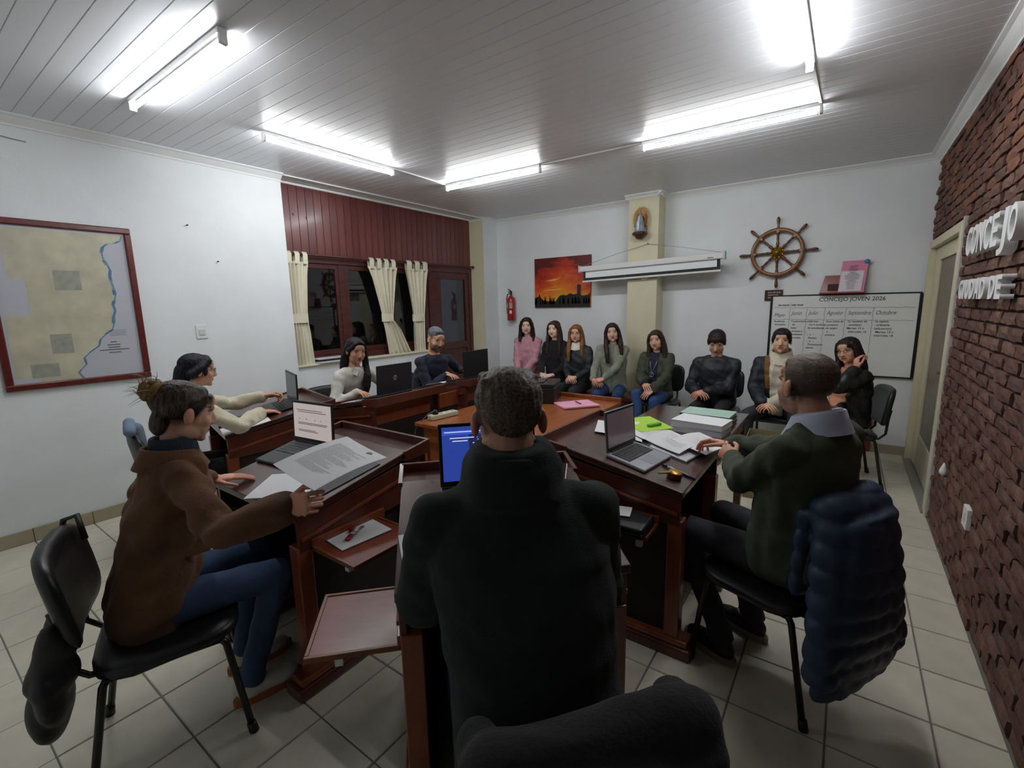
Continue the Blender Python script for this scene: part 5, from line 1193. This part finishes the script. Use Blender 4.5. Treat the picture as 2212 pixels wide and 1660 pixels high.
p4 = seated('woman in a grey-green cardigan and dark vest with long dark hair', -2.36, 5.52, 192, (-2.355, 5.44, 1.258), cl(-2.40, 5.07, .70, .06), hr=hin_r, hl=hin_l, hd=(10, -2, 6), s=.97, fem=True, seat=.46,
    skin='#c0937a', lip='#a55a52', brow='#2a1c16', hcols=('#231916', '#3f2f29'), style='longfront', topm=knit('grey_green_knit', '#8a8f7c', 160, .6), bulk=.018, trouser='#2a4170', seed=25, inner='#73786a', inner_w=.03)
p5 = seated('woman in an olive jacket over a navy top, wearing a long pendant', -1.78, 5.46, 178, (-1.79, 5.39, 1.182), [(-1.82, 5.13, .70), (-1.70, 5.06, .66)], hr=((-.5, .8, -.1), (.2, .3, .9), .3, .4), hl=((.5, .6, -.5), (-.2, .5, .8), .35, .4), hd=(8, -4, 6), s=.96, fem=True, seat=.44,
    skin='#bd8c70', lip='#a5605a', brow='#35241c', hcols=('#2b1c18', '#48332b'), style='longback', topm=mat('olive_jacket', '#3d4230', .8, var=.12, scale=16, bump=.3, bscale=60), bulk=.026, trouser='#2d4a7c', seed=24, inner='#1f2136', inner_w=.058, wr_amp=.007, sleeve=.006,
    kr=(.08, .44, .60), kl=(-.12, .42, .53), fr=(.02, .50, .20), fl=(-.12, .38, .075))
NB, CH, rt = p5['NB'], p5['CH'], p5['root']
yf = CH.y + .155
slv = mat('pendant_silver', '#9a9ca2', .3, metal=.8)
MB().tube([NB + Vector((-.055, .05, -.03)), (CH.x-.03, yf-.015, CH.z+.06), (CH.x, yf+.015, CH.z-.02), (CH.x+.03, yf-.015, CH.z+.06), NB + Vector((.055, .05, -.03))], .0035, 6).build('necklace_cord', slv, rt, smooth=True)
MB().tube([(CH.x+.024*math.cos(a), yf+.018, CH.z-.045+.024*math.sin(a)) for a in [k*.449 for k in range(14)]], .006, 8, closed=True).ell((CH.x, yf+.018, CH.z-.045), (.009, .005, .009)).build('pendant', slv, rt, smooth=True)
seated('youth in a black jacket looking down at his clasped hands', -1.09, 5.36, 180, (-1.095, 5.245, 1.185), cl(-1.18, 4.98, .69, .045), hr=hin_r, hl=hin_l, hd=(8, -26, 0), s=1.0, seat=.45,
    skin='#bb8a70', lip='#9a5a50', brow='#1d1411', hcols=('#171110', '#332623'), style='fringe', topm=mat('black_hood_jacket', '#1c1e26', .55, var=.15, scale=14, bump=.3, bscale=50), bulk=.034, sleeve=.01, trouser='#1d1e22', seed=26, wr_amp=.005, hs=1.05)
p7 = seated('youth with a dark fringe in a cream hoodie and navy jacket', -.49, 5.28, 180, (-.495, 5.18, 1.222), cl(-.545, 4.88, .64, .045), hr=hin_r, hl=hin_l, hd=(2, 2, 0), s=1.0, seat=.45,
    skin='#bd8f6f', lip='#a5645a', brow='#1a1210', hcols=('#131013', '#2a2428'), style='cropfringe', topm=mat('navy_shell', '#1a1d28', .6, var=.12, scale=14, bump=.3, bscale=50), bulk=.036, sleeve=.012, trouser='#33343a', seed=27, inner='#c9c3b0', inner_w=.075, band=('#7a5428', .045), wr_amp=.006, kr=(.22, .42, .53), kl=(-.22, .42, .53))
hood = mat('cream_hood', '#cfc9b6', .9, bump=.3, bscale=200); brc = mat('brown_collar', '#7a5428', .9, bump=.3, bscale=120)
ring_cloth(p7, 'hood', -.06, .045, .125, .088, hood, y=-.02, tilt=-.028, lumps=.003)
NB = p7['NB']
for q in (-1, 1):
    MB().tube([(NB.x+q*.035, NB.y+.115, NB.z-.06), (NB.x+q*.04, NB.y+.155, NB.z-.13), (NB.x+q*.042, NB.y+.16, NB.z-.20)], .0035, 6).build('hood_cord', hood, p7['root'], smooth=True)
loc, yw = (.08, 5.04), 130
p8 = seated('woman in a peach sweater and black jacket resting her cheek on her hand', .08, 5.04, yw, (.035, 5.02, 1.165), [(.02, 4.80, .66), (.10, 4.895, 1.03)], hr=((-.4, .9, -.1), (.1, .3, .9), .5, .5), hl=((.15, -.1, 1), (.2, .9, .1), .9, .4), hd=(22, -6, 10), s=.96, fem=True, seat=.45,
    skin='#b8866a', lip='#a5605a', brow='#1d1411', hcols=('#1a1114', '#35232b'), style='longbangs', topm=nylon_bk, bulk=.026, trouser='#17181b', seed=28, inner='#c58a6c', inner_w=.115, wr_amp=.006, sleeve=.006, poleL=(-.25, .35, -1))
glasses(p8)
# ================================================================ things on the desks
D_ = {'A': ((-2.085, .90), 0.0), 'B': ((-3.64, 1.39), math.radians(-13)), 'C': ((-3.57, 2.56), math.radians(-90)), 'D': ((-3.56, 3.62), math.radians(-90)), 'F': ((-.515, 2.335), math.radians(90)), 'H': ((-.745, 1.048), math.radians(46))}
def put(o, d, a, b_, turn=0.0, lift=.001):
    (x, y), yw = D_[d]; c, s = math.cos(yw), math.sin(yw)
    flat = b_ > DS; z = (ZB_-.008 if flat else ZA+(ZB_-ZA)*b_/DS) + lift
    o.location = (x + a*c - b_*s, y + a*s + b_*c, z)
    o.rotation_mode = 'XYZ'
    M = Matrix.Rotation(yw, 4, 'Z') @ Matrix.Rotation(0 if flat else PITCH, 4, 'X') @ Matrix.Rotation(math.radians(turn), 4, 'Z')
    o.rotation_euler = M.to_euler(); return o
paper_m = mat('paper_white', '#dfe0e2', .75); paper2 = mat('paper_cool', '#cfd3da', .75); ink2 = mat('print_ink', '#7d8086', .8)
def curved(u, v, w, h, cx, cy): return cx*(2*u-1)**2 + cy*math.sin(v*3.0)
def sheet(name, label, w, h, cx=.0, cy=.0, m=None, lines=0, thick=.0008, seed=0, logo=False, cat='paper', group=None):
    t = thing(name, label, cat, group=group); n = 10
    f = lambda u, v: ((u-.5)*w, (v-.5)*h, curved(u, v, w, h, cx, cy))
    MB().grid([[f(i/n, j/n) for i in range(n+1)] for j in range(n+1)], (0, 0, thick)).build('page', m or paper_m, t, smooth=False)
    if lines:
        b = MB(); rr = random.Random(seed)
        for k in range(lines):
            v = .80 - .62*k/lines; u0 = .14; u1 = u0 + rr.uniform(.45, .72) * (1 if k % 6 else .5)
            pts = [u0 + (u1-u0)*q/6 for q in range(7)]
            for p, q in zip(pts, pts[1:]):
                a0, a1 = f(p, v), f(q-.008, v); dz = thick+.0005
                b.add([(a0[0], a0[1]-h*.0022, a0[2]+dz), (a1[0], a1[1]-h*.0022, a1[2]+dz), (a1[0], a1[1]+h*.0022, a1[2]+dz), (a0[0], a0[1]+h*.0022, a0[2]+dz)], [(0, 1, 2, 3)])
        if logo:
            p = f(.72, .90); b.cyl((p[0], p[1], p[2]+thick), (p[0], p[1], p[2]+thick+.0006), .012, n=14)
        o = b.build('print', ink2, t); o['kind'] = 'stuff'
    return t
def laptop(label, w, d, lid_h, body, key_m, screen, tilt=16, keys=True, logo=None, plate=None):
    t = thing('laptop', label, 'laptop', group='laptops on the desks')
    MB().box(-w/2, w/2, -d/2, d/2, 0, .016).build('base', body, t, bevel=.005, seg=2)
    kb = MB(); rows, cols = 5, 14; kw = (w-.05)/cols; kd = (d*.46)/rows
    for r in range(rows):
        c = 0
        while c < cols:
            sp = 5 if (r == 0 and c == 4) else 1
            kb.box(-w/2+.025+c*kw+.0015, -w/2+.025+(c+sp)*kw-.0015, -d/2+d*.44+r*kd+.0012, -d/2+d*.44+(r+1)*kd-.0012, .0165, .0185); c += sp
    MB().box(-w/2+.02, w/2-.02, -d/2+d*.43, -d/2+d*.91, .0158, .0166).build('key_bed', mat('key_bed', '#0c0c0e', .6), t)
    o = kb.build('keys', key_m, t); o['kind'] = 'stuff'
    MB().box(-.05, .05, -d/2+.012, -d/2+d*.38, .0158, .0168).build('touchpad', plate or body, t)
    a = math.radians(tilt); hy = d/2-.008
    lid = MB(); lid.M = Matrix.Translation((0, hy, .018)) @ Matrix.Rotation(-a, 4, 'X')
    lid.box(-w/2, w/2, 0, .009, 0, lid_h); lo = lid.build('lid', body, t, bevel=.004)
    bz = MB(); bz.M = lid.M; bz.box(-w/2+.004, w/2-.004, -.0012, .0, .004, lid_h-.004).build('bezel', mat('bezel_black', '#0d0d10', .35), lo)
    sc_ = MB(); sc_.M = lid.M; sc_.box(-w/2+.014, w/2-.014, -.0022, -.0012, .022, lid_h-.014).build('screen', screen, lo)
    MB().cyl((-w*.36, hy, .016), (w*.36, hy, .016), .007, n=10).build('hinge', mat('hinge_dark', '#141416', .4), t)
    if logo: logo(lo, lid.M, lid_h)
    return t, lid.M
dark_l = mat('laptop_dark', '#22252b', .42, var=.05, scale=30); black_l = mat('laptop_black', '#16171a', .4); silver_l = mat('laptop_silver', '#a3a6ad', .32, metal=.55)
keys_d = mat('keys_dark', '#1a1b1e', .5); keys_g = mat('keys_grey', '#3a3c42', .5)
scr_doc = mat('screen_document', '#8f8a88', .3, emit='#cdbfba', estr=.24); scr_off = mat('screen_dim', '#2a2628', .12, emit='#6a5a60', estr=.12); scr_blue = mat('screen_blue', '#101830', .25, emit='#23357e', estr=.55); scr_dk = mat('screen_dark', '#0e0f12', .15)
def emis(n, c, k): return mat(n, c, .4, emit=c, estr=k*.5)
# A
t, LM = laptop('dark laptop showing a document on the brown-coated woman\'s desk', .345, .24, .225, dark_l, keys_g, scr_doc, 14); put(t, 'A', -.20, .335, 4)
dk = MB(); dk.M = LM
for k, (x0, x1, z) in enumerate([(-.13, .09, .175), (-.12, .12, .165), (-.11, -.10, .125), (-.05, -.04, .125), (.02, .03, .125), (.07, .08, .125), (-.12, .13, .105), (-.12, .12, .098), (-.12, .03, .065), (-.12, .05, .058)]): dk.box(x0, x1, -.0026, -.0022, z, z+.003)
for l in t.children:
    if l.name.startswith('lid'): o = dk.build('screen_text', mat('screen_text', '#6a6262', .5), l); o['kind'] = 'stuff'
# B
t, LM = laptop('black laptop open in front of the woman in the cream sweater', .345, .24, .225, black_l, keys_d, scr_dk, 12); put(t, 'B', .06, .415, -4)
# C with round logo
def hp_logo(lo, M, h):
    b = MB(); b.M = M; b.cyl((0, .009, h*.52), (0, .0102, h*.52), .021, n=28).build('logo_disc', mat('logo_silver', '#c9ccd2', .3, metal=.6), lo, smooth=False)
    text('logo_letters', 'hp', .040, M @ basis((-1, 0, 0), (0, 0, 1), (0, 1, 0), (0, .0108, h*.52-.010)), dark_l, lo, shear=.25, bold=.0008)
t, LM = laptop('dark laptop with a round silver logo on its lid', .385, .25, .235, dark_l, keys_d, scr_dk, 13, logo=hp_logo); put(t, 'C', .065, .47, 3)
# D
t, LM = laptop('plain black laptop in front of the man in the navy jumper', .385, .25, .255, black_l, keys_d, scr_dk, 10); put(t, 'D', .085, .47, 0)
# F
t, LM = laptop('slim silver laptop with dark reflective screen', .30, .212, .205, silver_l, keys_d, scr_off, 16, plate=mat('pad_silver', '#989ba2', .3, metal=.5)); put(t, 'F', -.16, .275, -6)
# H
t, LM = laptop('large black laptop with a blue window and white page on screen', .39, .265, .25, black_l, keys_d, scr_blue, 20); put(t, 'H', -.015, .375, 0)
wnd = MB(); wnd.M = LM; lid = [l for l in t.children if l.name.startswith('lid')][0]
b = MB(); b.M = LM; b.box(-.178, .178, -.0026, -.0022, .205, .222).build('screen_menu', emis('menu_blue', '#2f49a8', 1.0), lid)
b = MB(); b.M = LM; b.box(-.075, .175, -.0026, -.0022, .15, .205).build('screen_panel', emis('panel_navy', '#18204a', 1.0), lid)
b = MB(); b.M = LM; b.box(-.065, .17, -.0028, -.0022, .035, .148).build('screen_page', emis('page_white', '#c9c3d6', 1.0), lid)
b = MB(); b.M = LM
for (x0, x1, z) in [(-.17, -.06, .214), (-.05, .02, .214), (-.15, -.04, .19), (-.14, -.08, .178), (-.04, -.015, .18), (-.06, -.03, .168), (-.06, .0, .155)]: b.box(x0, x1, -.0031, -.0026, z, z+.0035)
o = b.build('screen_text', emis('text_pale', '#b8c0e0', .9), lid); o['kind'] = 'stuff'

# ---- papers and small things
put(sheet('document', 'white sheets with a dark folder beneath, by the brown-coated woman\'s forearm', .21, .297, lines=0, thick=.006), 'A', .075, .135, -62, .002)
sf = sheet('folder', 'thin dark folder under the white sheets on the brown-coated woman\'s desk', .22, .31, m=mat('folder_dark', '#1d2028', .5), thick=.004, cat='folder'); put(sf, 'A', .22, .30, -4, .001)
hp_ = sheet('held_document', 'printed letter with a crest, held up by the woman in the brown coat', .215, .30, cx=.004, cy=.012, lines=30, seed=2, logo=True)
cen = Vector((-1.415, .892, 1.092)); xv = Vector((.206, .015, -.05)).normalized(); yv = Vector((-.02, .298, .018)); yv = (yv - yv.dot(xv)*xv).normalized(); zv = xv.cross(yv)
hp_.matrix_world = basis(xv, yv, zv, cen)
put(sheet('document', 'white printed sheet lying on the desk of the woman in the cream sweater', .21, .297, lines=10, seed=5, thick=.003), 'B', .255, .148, -4)
put(sheet('notebook', 'dark notebook beside the forearm of the woman in the cream sweater', .13, .20, m=mat('nb_dark', '#2a2022', .5), thick=.010, cat='notebook'), 'B', .04, .12, -10)
put(sheet('notebook', 'brown notebook on the desk of the woman in the white shirt', .16, .22, m=mat('nb_brown', '#5a2a1c', .5), thick=.018, cat='notebook'), 'C', .22, .16, 84)
put(sheet('document', 'white sheets by the hands of the woman in the white shirt', .10, .16, thick=.006, m=paper2), 'C', .312, .36, 4)
put(sheet('document', 'folded white paper by the forearm of the man in the navy jumper', .13, .18, cx=.01, thick=.003), 'D', .29, .235, 10)
put(sheet('index_card', 'small grey card on the ledge beside the round-logo laptop', .05, .10, m=paper2, thick=.003, cat='card'), 'C', -.26, .62, 90)
# F desk: notebook, two open documents, green folder, highlighter, gavel-like stamp, pens
nb = sheet('spiral_notebook', 'open spiral notebook with a grey page beside the silver laptop', .21, .29, m=mat('nb_page', '#c2c4ca', .7), thick=.008, cat='notebook'); put(nb, 'F', .145, .165, 82)
sp_ = MB()
for k in range(24): sp_.tube([(-.105+.004*math.cos(a), -.135+.0117*k, .006+.007*math.sin(a)) for a in [j*.785 for j in range(8)]], .0011, 5, closed=True)
o = sp_.build('spiral', mat('spiral_black', '#1a1a1c', .4), nb); o['kind'] = 'stuff'
put(sheet('document', 'long printed sheet curling over the spiral notebook', .21, .297, cx=.004, cy=.016, lines=22, seed=7, thick=.002), 'F', .185, .20, 78, .016)
put(sheet('document', 'printed sheet held at its edge by the man in the green jumper', .21, .297, cx=.003, cy=.012, lines=22, seed=8, thick=.002), 'F', .275, .075, 74, .030)
put(sheet('document', 'printed sheet lying furthest from the man in the green jumper', .21, .297, cx=.002, cy=.006, lines=18, seed=9, thick=.002), 'F', .255, .38, 70, .010)
put(sheet('document', 'blank white sheet behind the lid of the silver laptop', .21, .26, cx=.004, cy=.006, lines=4, seed=12, thick=.002), 'F', .10, .49, 20, .002)
put(sheet('folder', 'bright yellow-green folder on the green-jumpered man\'s desk', .20, .28, m=mat('lime_folder', '#a9d43a', .6), thick=.003, cat='folder'), 'F', .335, .42, 66, .016)
hl_ = thing('highlighter', 'bright green highlighter lying on the lime folder', 'highlighter'); MB().box(-.055, .035, -.011, .011, 0, .014).build('barrel', mat('hl_green', '#56b32a', .4), hl_, bevel=.004); MB().box(.035, .06, -.011, .011, 0, .014).build('cap', mat('hl_cap', '#3f8f22', .4), hl_, bevel=.004); put(hl_, 'F', .34, .37, -20, .021)
gv = thing('round_stamp', 'round wooden and brass stamp with a handle on the desk corner', 'stamp')
MB().lathe([(.030, 0), (.033, .006), (.033, .022), (.030, .026)], n=24).build('block', mat('stamp_wood', '#5a2a12', .4), gv, smooth=False); MB().lathe([(.031, .026), (.032, .028), (.029, .032), (.004, .033)], n=24).build('brass_face', mat('stamp_brass', '#b78d3e', .35, metal=.7), gv, smooth=True)
MB().cyl((0, .02, .03), (.02, .085, .022), .006, .005, n=10).build('handle', mat('handle_yellow', '#b7a44a', .5), gv, smooth=True); put(gv, 'F', -.245, .075, 60)
for k, (a, b_, tr, c, lb_) in enumerate([(-.175, .055, 25, '#1d2344', 'navy pen beside the round stamp'), (-.165, .09, 32, '#c9cbd0', 'white and navy pen beside the round stamp')]):
    p = thing('pen', lb_, 'pen'); MB().cyl((0, -.065, .006), (0, .045, .006), .0055, n=10).build('barrel', mat('pen%d' % k, c, .3), p, smooth=True); MB().cyl((0, .045, .006), (0, .072, .006), .006, .0055, n=10).build('cap', mat('pencap%d' % k, '#d5d6da' if k == 0 else '#1d2344', .3), p, smooth=True); put(p, 'F', a, b_, tr-40)
# H desk
put(sheet('document', 'white sheet on the left edge of the blue-screen laptop\'s desk', .15, .21, thick=.003), 'H', -.275, .165, 8)
ph = thing('phone', 'white phone in a clear case behind the man in dark green', 'phone'); MB().box(-.038, .038, -.078, .078, 0, .009).build('case', white_pl, ph, bevel=.004); MB().box(-.034, .034, -.074, .074, .009, .0105).build('glass', mat('phone_glass', '#16181c', .1), ph); put(ph, 'H', .285, .56, -20)
kr_ = thing('key_ring', 'small red and white key charm on the ledge beside the phone', 'keys'); MB().ell((0, 0, .012), (.02, .014, .011)).build('charm', mat('charm_white', '#c9c4c0', .5), kr_, smooth=True); MB().ell((.012, .018, .018), (.012, .012, .012)).build('charm_red', mat('charm_red', '#8c2a22', .5), kr_, smooth=True); put(kr_, 'H', .22, .66, 0)
# tray of desk A: envelope and key ring with red tag
ev = sheet('envelope', 'white envelope on the orange fold-out tray', .16, .235, thick=.004, cat='envelope'); ev.location = (-1.655, 1.135, .647); ev.rotation_euler = (0, 0, math.radians(-6))
ky = thing('key_ring', 'red key ring with keys lying on the white envelope', 'keys', (-1.665, 1.12, .653), .5)
MB().tube([(.016*math.cos(a), .016*math.sin(a), .004) for a in [k*.524 for k in range(12)]], .0018, 6, closed=True).build('ring', silver_l, ky); MB().box(-.012, .012, -.062, -.016, 0, .010).build('tag', mat('tag_red', '#8a1420', .35), ky, bevel=.004); MB().box(-.03, -.012, .01, .05, 0, .012).build('car_key', mat('key_red', '#7a1018', .35), ky, bevel=.005); MB().box(.008, .014, .014, .055, .002, .004).cyl((.011, .062, .002), (.011, .062, .004), .010, n=12).build('key', silver_l, ky)
# tray of desk F
cd = sheet('card', 'white card on the fold-out tray of the silver-laptop desk', .12, .10, thick=.002, cat='card'); cd.location = (-.775, 1.88, .690); cd.rotation_euler = (0, 0, .25)
cs_ = thing('black_case', 'black padded case lying on the fold-out tray of the silver-laptop desk', 'case', (-.77, 1.845, .635), .02); MB().box(-.15, .15, -.085, .085, 0, .05).build('case_body', mat('case_black', '#101012', .5), cs_, bevel=.012, seg=3); MB().box(-.15, .15, -.088, .088, .022, .027).build('zip', mat('zip_grey', '#2a2a2e', .4), cs_, bevel=.002)
wl_ = thing('wallet', 'small pink and blue wallet at the back of the fold-out tray', 'wallet', (-.86, 1.915, .687), .3); MB().box(-.04, .04, -.03, .03, 0, .016).build('wallet_body', mat('wallet_blue', '#2a2f58', .5), wl_, bevel=.006); MB().box(-.035, .02, -.02, .012, .016, .026).build('wallet_flap', mat('wallet_pink', '#a8325c', .5), wl_, bevel=.005)
lf = sheet('leaflet', 'patterned leaflet sticking out from under the black case on the fold-out tray', .12, .10, m=mat('leaflet_print', '#b9aa98', .7, col2='#5a4a42', scale=45), thick=.002, cat='leaflet'); lf.location = (-.90, 1.825, .634); lf.rotation_euler = (0, 0, .5)
# ---- centre table: printer, pink papers, power strip
pr = thing('printer', 'black printer with scanner lid on the orange table', 'printer', (-2.33, 3.56, .75), math.radians(20))
pbk = mat('printer_black', '#18191c', .35, var=.05, scale=20)
MB().box(-.245, .245, -.18, .18, .0, .14).build('printer_body', pbk, pr, bevel=.012, seg=3); MB().box(-.24, .24, -.175, .175, .142, .175).build('scanner_lid', mat('printer_lid', '#23252a', .25), pr, bevel=.008); MB().box(-.17, .13, -.11, .11, .176, .183).build('lid_tray', mat('printer_grey', '#3a3b3a', .4), pr, bevel=.003)
MB().box(-.14, .14, -.186, -.178, .02, .06).build('paper_slot', mat('slot_black', '#050506', .6), pr); MB().box(-.07, .03, -.1865, -.179, .085, .108).build('label_plate', mat('plate_grey', '#8f939c', .4), pr); 
for k in range(3): MB().cyl((.09+.025*k, -.186, .10), (.09+.025*k, -.178, .10), .007, n=12).build('button', mat('btn_grey', '#6f737a', .4), pr)
pk = sheet('pink_papers', 'stack of papers with a pink top sheet on the orange table', .25, .33, m=mat('pink_sheet', '#dd9db4', .7), thick=.012, cx=.004, cat='papers'); pk.location = (-1.84, 3.52, .752); pk.rotation_euler = (0, 0, math.radians(-38))
pn_ = thing('pen', 'dark pen lying on the pink papers', 'pen', (-1.84, 3.54, .769), .9); MB().cyl((0, -.06, .005), (0, .05, .005), .0045, n=8).build('barrel', mat('pen_dark', '#221a24', .4), pn_, smooth=True); MB().cyl((0, .05, .005), (0, .068, .005), .0045, .002, n=8).build('tip', silver_l, pn_, smooth=True)
ps_ = thing('power_strip', 'cream power strip with a black plug on the orange table', 'power strip', (-2.545, 2.60, .75), math.radians(-8))
MB().box(-.035, .035, -.13, .13, 0, .04).build('strip_body', mat('strip_cream', '#c9c7ad', .5), ps_, bevel=.01, seg=3); MB().lathe([(.022, .04), (.024, .046), (.020, .06), (.012, .075)], c=(0, -.075, 0), n=16).build('plug', blk, ps_, smooth=True)
for y in (-.02, .04, .095): MB().cyl((0, y, .04), (0, y, .0408), .017, n=14).build('socket_hole', mat('socket_shadow', '#8a8a78', .6), ps_)
MB().tube([(-2.545, 2.52, .825), (-2.57, 2.46, .80), (-2.62, 2.385, .72), (-2.655, 2.34, .50), (-2.66, 2.28, .20), (-2.60, 2.20, .02), (-2.40, 2.10, .008), (-2.30, 1.95, .008)], .0045, 8).build('power_cable', mat('cable_grey', '#55564f', .5), smooth=True, label='thin grey cable hanging from the power strip down to the floor', cat='cable')
cb = MB(); rr = random.Random(2)
for k in range(4): cb.tube([(-2.26+(.045+.004*k)*math.cos(a)*.9, 1.84+.03*math.sin(a), .02+.035*(1+math.cos(a*1.0+k))*.6+.006*k) for a in [j*.4488 for j in range(14)]], .006, 7, closed=True)
cb.build('cable_coil', blk, smooth=True, label='coil of black cable on the floor between the desks', cat='cable')
MB().tube([(-2.21, 1.86, .01), (-2.12, 1.95, .008), (-1.98, 2.02, .008), (-1.8, 2.1, .008)], .005, 7).build('floor_cable', blk, smooth=True, label='black cable running on the floor from the coil', cat='cable')
# ---- side table: folders and paper stacks
gr = mat('folder_green_top', '#a9c7b8', .5); gd = mat('folder_green', '#1d4a33', .5)
for k in range(2):
    t = thing('green_folder', ['pale green folder, top of the pair on the dark side table', 'dark green folder beneath the pale one on the dark side table'][1-k], 'folder', (-.775, 3.56, .75+.032*k), math.radians(-6+4*k), 'green folders on the side table')
    MB().box(-.17, .17, -.12, .12, 0, .004).build('cover', gd, t); MB().box(-.16, .165, -.115, .115, .004, .026).build('pages', paper2, t); MB().box(-.17, .17, -.12, .12, .026, .030).build('cover', gd if k == 0 else gr, t); MB().box(-.17, .17, -.124, -.118, 0, .030).build('spine', gd, t, bevel=.002)
for k, (lb_, c) in enumerate([('lower bundle of the white paper stack on the side table', paper2), ('upper bundle of the white paper stack on the side table', paper_m)]):
    t = thing('paper_stack', lb_, 'papers', (-.745+.004*k, 3.22, .75+.042*k), math.radians(-4-2*k)); MB().box(-.165, .165, -.11, .11, 0, .036).build('pages', c, t, bevel=.002); MB().box(-.166, .166, -.111, .111, .036, .040).build('top_sheet', paper_m, t)
# ---- coats and bags on the chairs
def hang(name, label, cat_, chair_loc, yaw, build, m, vox=.011, it=6, post=None):
    t = thing(name, label, cat_, (chair_loc[0], chair_loc[1], 0), math.radians(yaw)); b = MB(); build(b); me = remesh(b, vox, it, .5)
    if post: post(me)
    link('cloth', me, t, m); return t
def puffer_build(b):     # draped over the backrest: local frame of the chair, back is -y
    ns = 9
    def slab(y, zt, zb, wt, wb, th, sag=0):
        rings = []
        for k in range(ns):
            f = k/(ns-1); z = zt + (zb-zt)*f; w = wt + (wb-wt)*f; yy_ = y + sag*math.sin(f*3.1)
            rings.append([(w/2*math.copysign(abs(math.cos(a))**.6, math.cos(a)), yy_ + th/2*math.copysign(abs(math.sin(a))**.8, math.sin(a)), z) for a in [2*math.pi*q/24 for q in range(24)]])
        b.loft(rings)
    slab(-.355, .87, .22, .27, .47, .09, -.03); slab(-.215, .86, .52, .32, .38, .06); b.caps((-.11, -.29, .865), .07, (.11, -.29, .875), .07)
    for s in (-1, 1): b.caps((s*.13, -.31, .82), .06, (s*.225, -.36, .32), .052)
    b.caps((-.05, -.30, .895), .045, (.06, -.30, .90), .045)
def puffer_post(me):
    c = co_of(me); n = no_of(me); z = c[:, 2] + .02*np.sin(c[:, 0]*9); set_co(me, c + n*(.012*np.abs(np.sin(z*math.pi/.085))**.6 - .005)[:, None]); wrinkle(me, .004, 46, 3)
hang('quilted_jacket', 'navy quilted jacket hung over the chair of the man in the green jumper', 'jacket', (-.19, 2.14), 62, puffer_build, mat('navy_quilt', '#2b3a50', .5, var=.1, scale=10, bump=.15, bscale=40, spec=.4), .011, 4, puffer_post)
def coat_build(b):
    rings = []
    for k in range(8):
        f = k/7; z = .845 - .62*f; w = .46 + .05*f
        rings.append([(w/2*math.copysign(abs(math.cos(a))**.6, math.cos(a)), -.345 - .01*f + .05*math.copysign(abs(math.sin(a))**.8, math.sin(a)), z) for a in [2*math.pi*q/24 for q in range(24)]])
    b.loft(rings); b.caps((-.19, -.29, .815), .06, (.19, -.29, .845), .065); b.caps((-.2, -.22, .80), .045, (-.18, -.20, .60), .04); b.caps((.2, -.22, .82), .05, (.20, -.20, .55), .04)
hang('black_coat', 'black coat draped over the chair of the man in dark green', 'coat', (-.52, .86), 46, coat_build, mat('black_wool', '#131315', .9, var=.2, scale=8, bump=.3, bscale=120, sheen=.1), .011, 5, lambda me: wrinkle(me, .006, 30, 8))
def bag_build(b):
    b.caps((.08, -.28, .62), .04, (.19, -.27, .58), .05); b.ell((.13, -.31, .44), (.14, .05, .14)); b.ell((.03, -.35, .31), (.16, .055, .12)); b.caps((.20, -.28, .64), .03, (.17, -.30, .48), .07)
bag = hang('shoulder_bag', 'black shoulder bag hanging from the chair of the brown-coated woman', 'bag', (-2.03, .54), -20, bag_build, mat('bag_black', '#141517', .55, var=.15, scale=10, bump=.2, bscale=60), .010, 6, lambda me: wrinkle(me, .005, 30, 4))
MB().tube([(-.06, -.36, .36), (-.19, -.35, .47), (-.215, -.32, .72), (-.205, -.285, .86), (-.17, -.24, .88), (-.12, -.22, .80)], .010, 8).build('strap', mat('strap_black', '#16171a', .6), bag, smooth=True)
MB().box(-.203, -.175, -.375, -.355, .40, .45).build('strap_buckle', MATS['strap_black'], bag, bevel=.003)
def scarf_build(b):
    b.caps((-.22, -.25, .885), .035, (.16, -.26, .895), .035); b.caps((-.1, -.22, .86), .04, (-.06, -.20, .66), .035)
sc_t = hang('patterned_scarf', 'grey, blue and pink patterned scarf draped over a chair back by the wall', 'scarf', (-3.63, 1.17), -13, scarf_build, mat('scarf_multi', '#6f767c', .85, col2='#6a86a8', scale=9, bump=.2, bscale=80), .010, 5)
# phone in the hand of the woman in peach
ph2 = thing('phone', 'dark phone held low in the hand of the woman in the peach sweater', 'phone', (.00, 4.735, .695), math.radians(40)); MB().box(-.036, .036, -.075, .075, 0, .010).build('case', mat('phone_black', '#111114', .3), ph2, bevel=.004); MB().box(-.032, .032, -.07, .07, .010, .011).build('glass', MATS['phone_glass'], ph2)
bx_ = thing('cardboard_box', 'open brown cardboard box standing on the floor before the youths', 'box', (-.40, 4.25, 0), math.radians(4))
cbm = mat('cardboard', '#8f7f5c', .85, var=.06, scale=10)
for (x0, x1, y0, y1) in [(-.2, .2, -.15, -.145), (-.2, .2, .145, .15), (-.2, -.195, -.145, .145), (.195, .2, -.145, .145)]: MB().box(x0, x1, y0, y1, 0, .52).build('side', cbm, bx_)
MB().box(-.195, .195, -.145, .145, 0, .005).build('bottom', cbm, bx_)
MB().box(.20, .31, YB-.03, YB-.012, .0, .42).build('wood_offcut', rw, label='red-brown board leaning on the back wall behind a black chair', cat='board', bevel=.003)
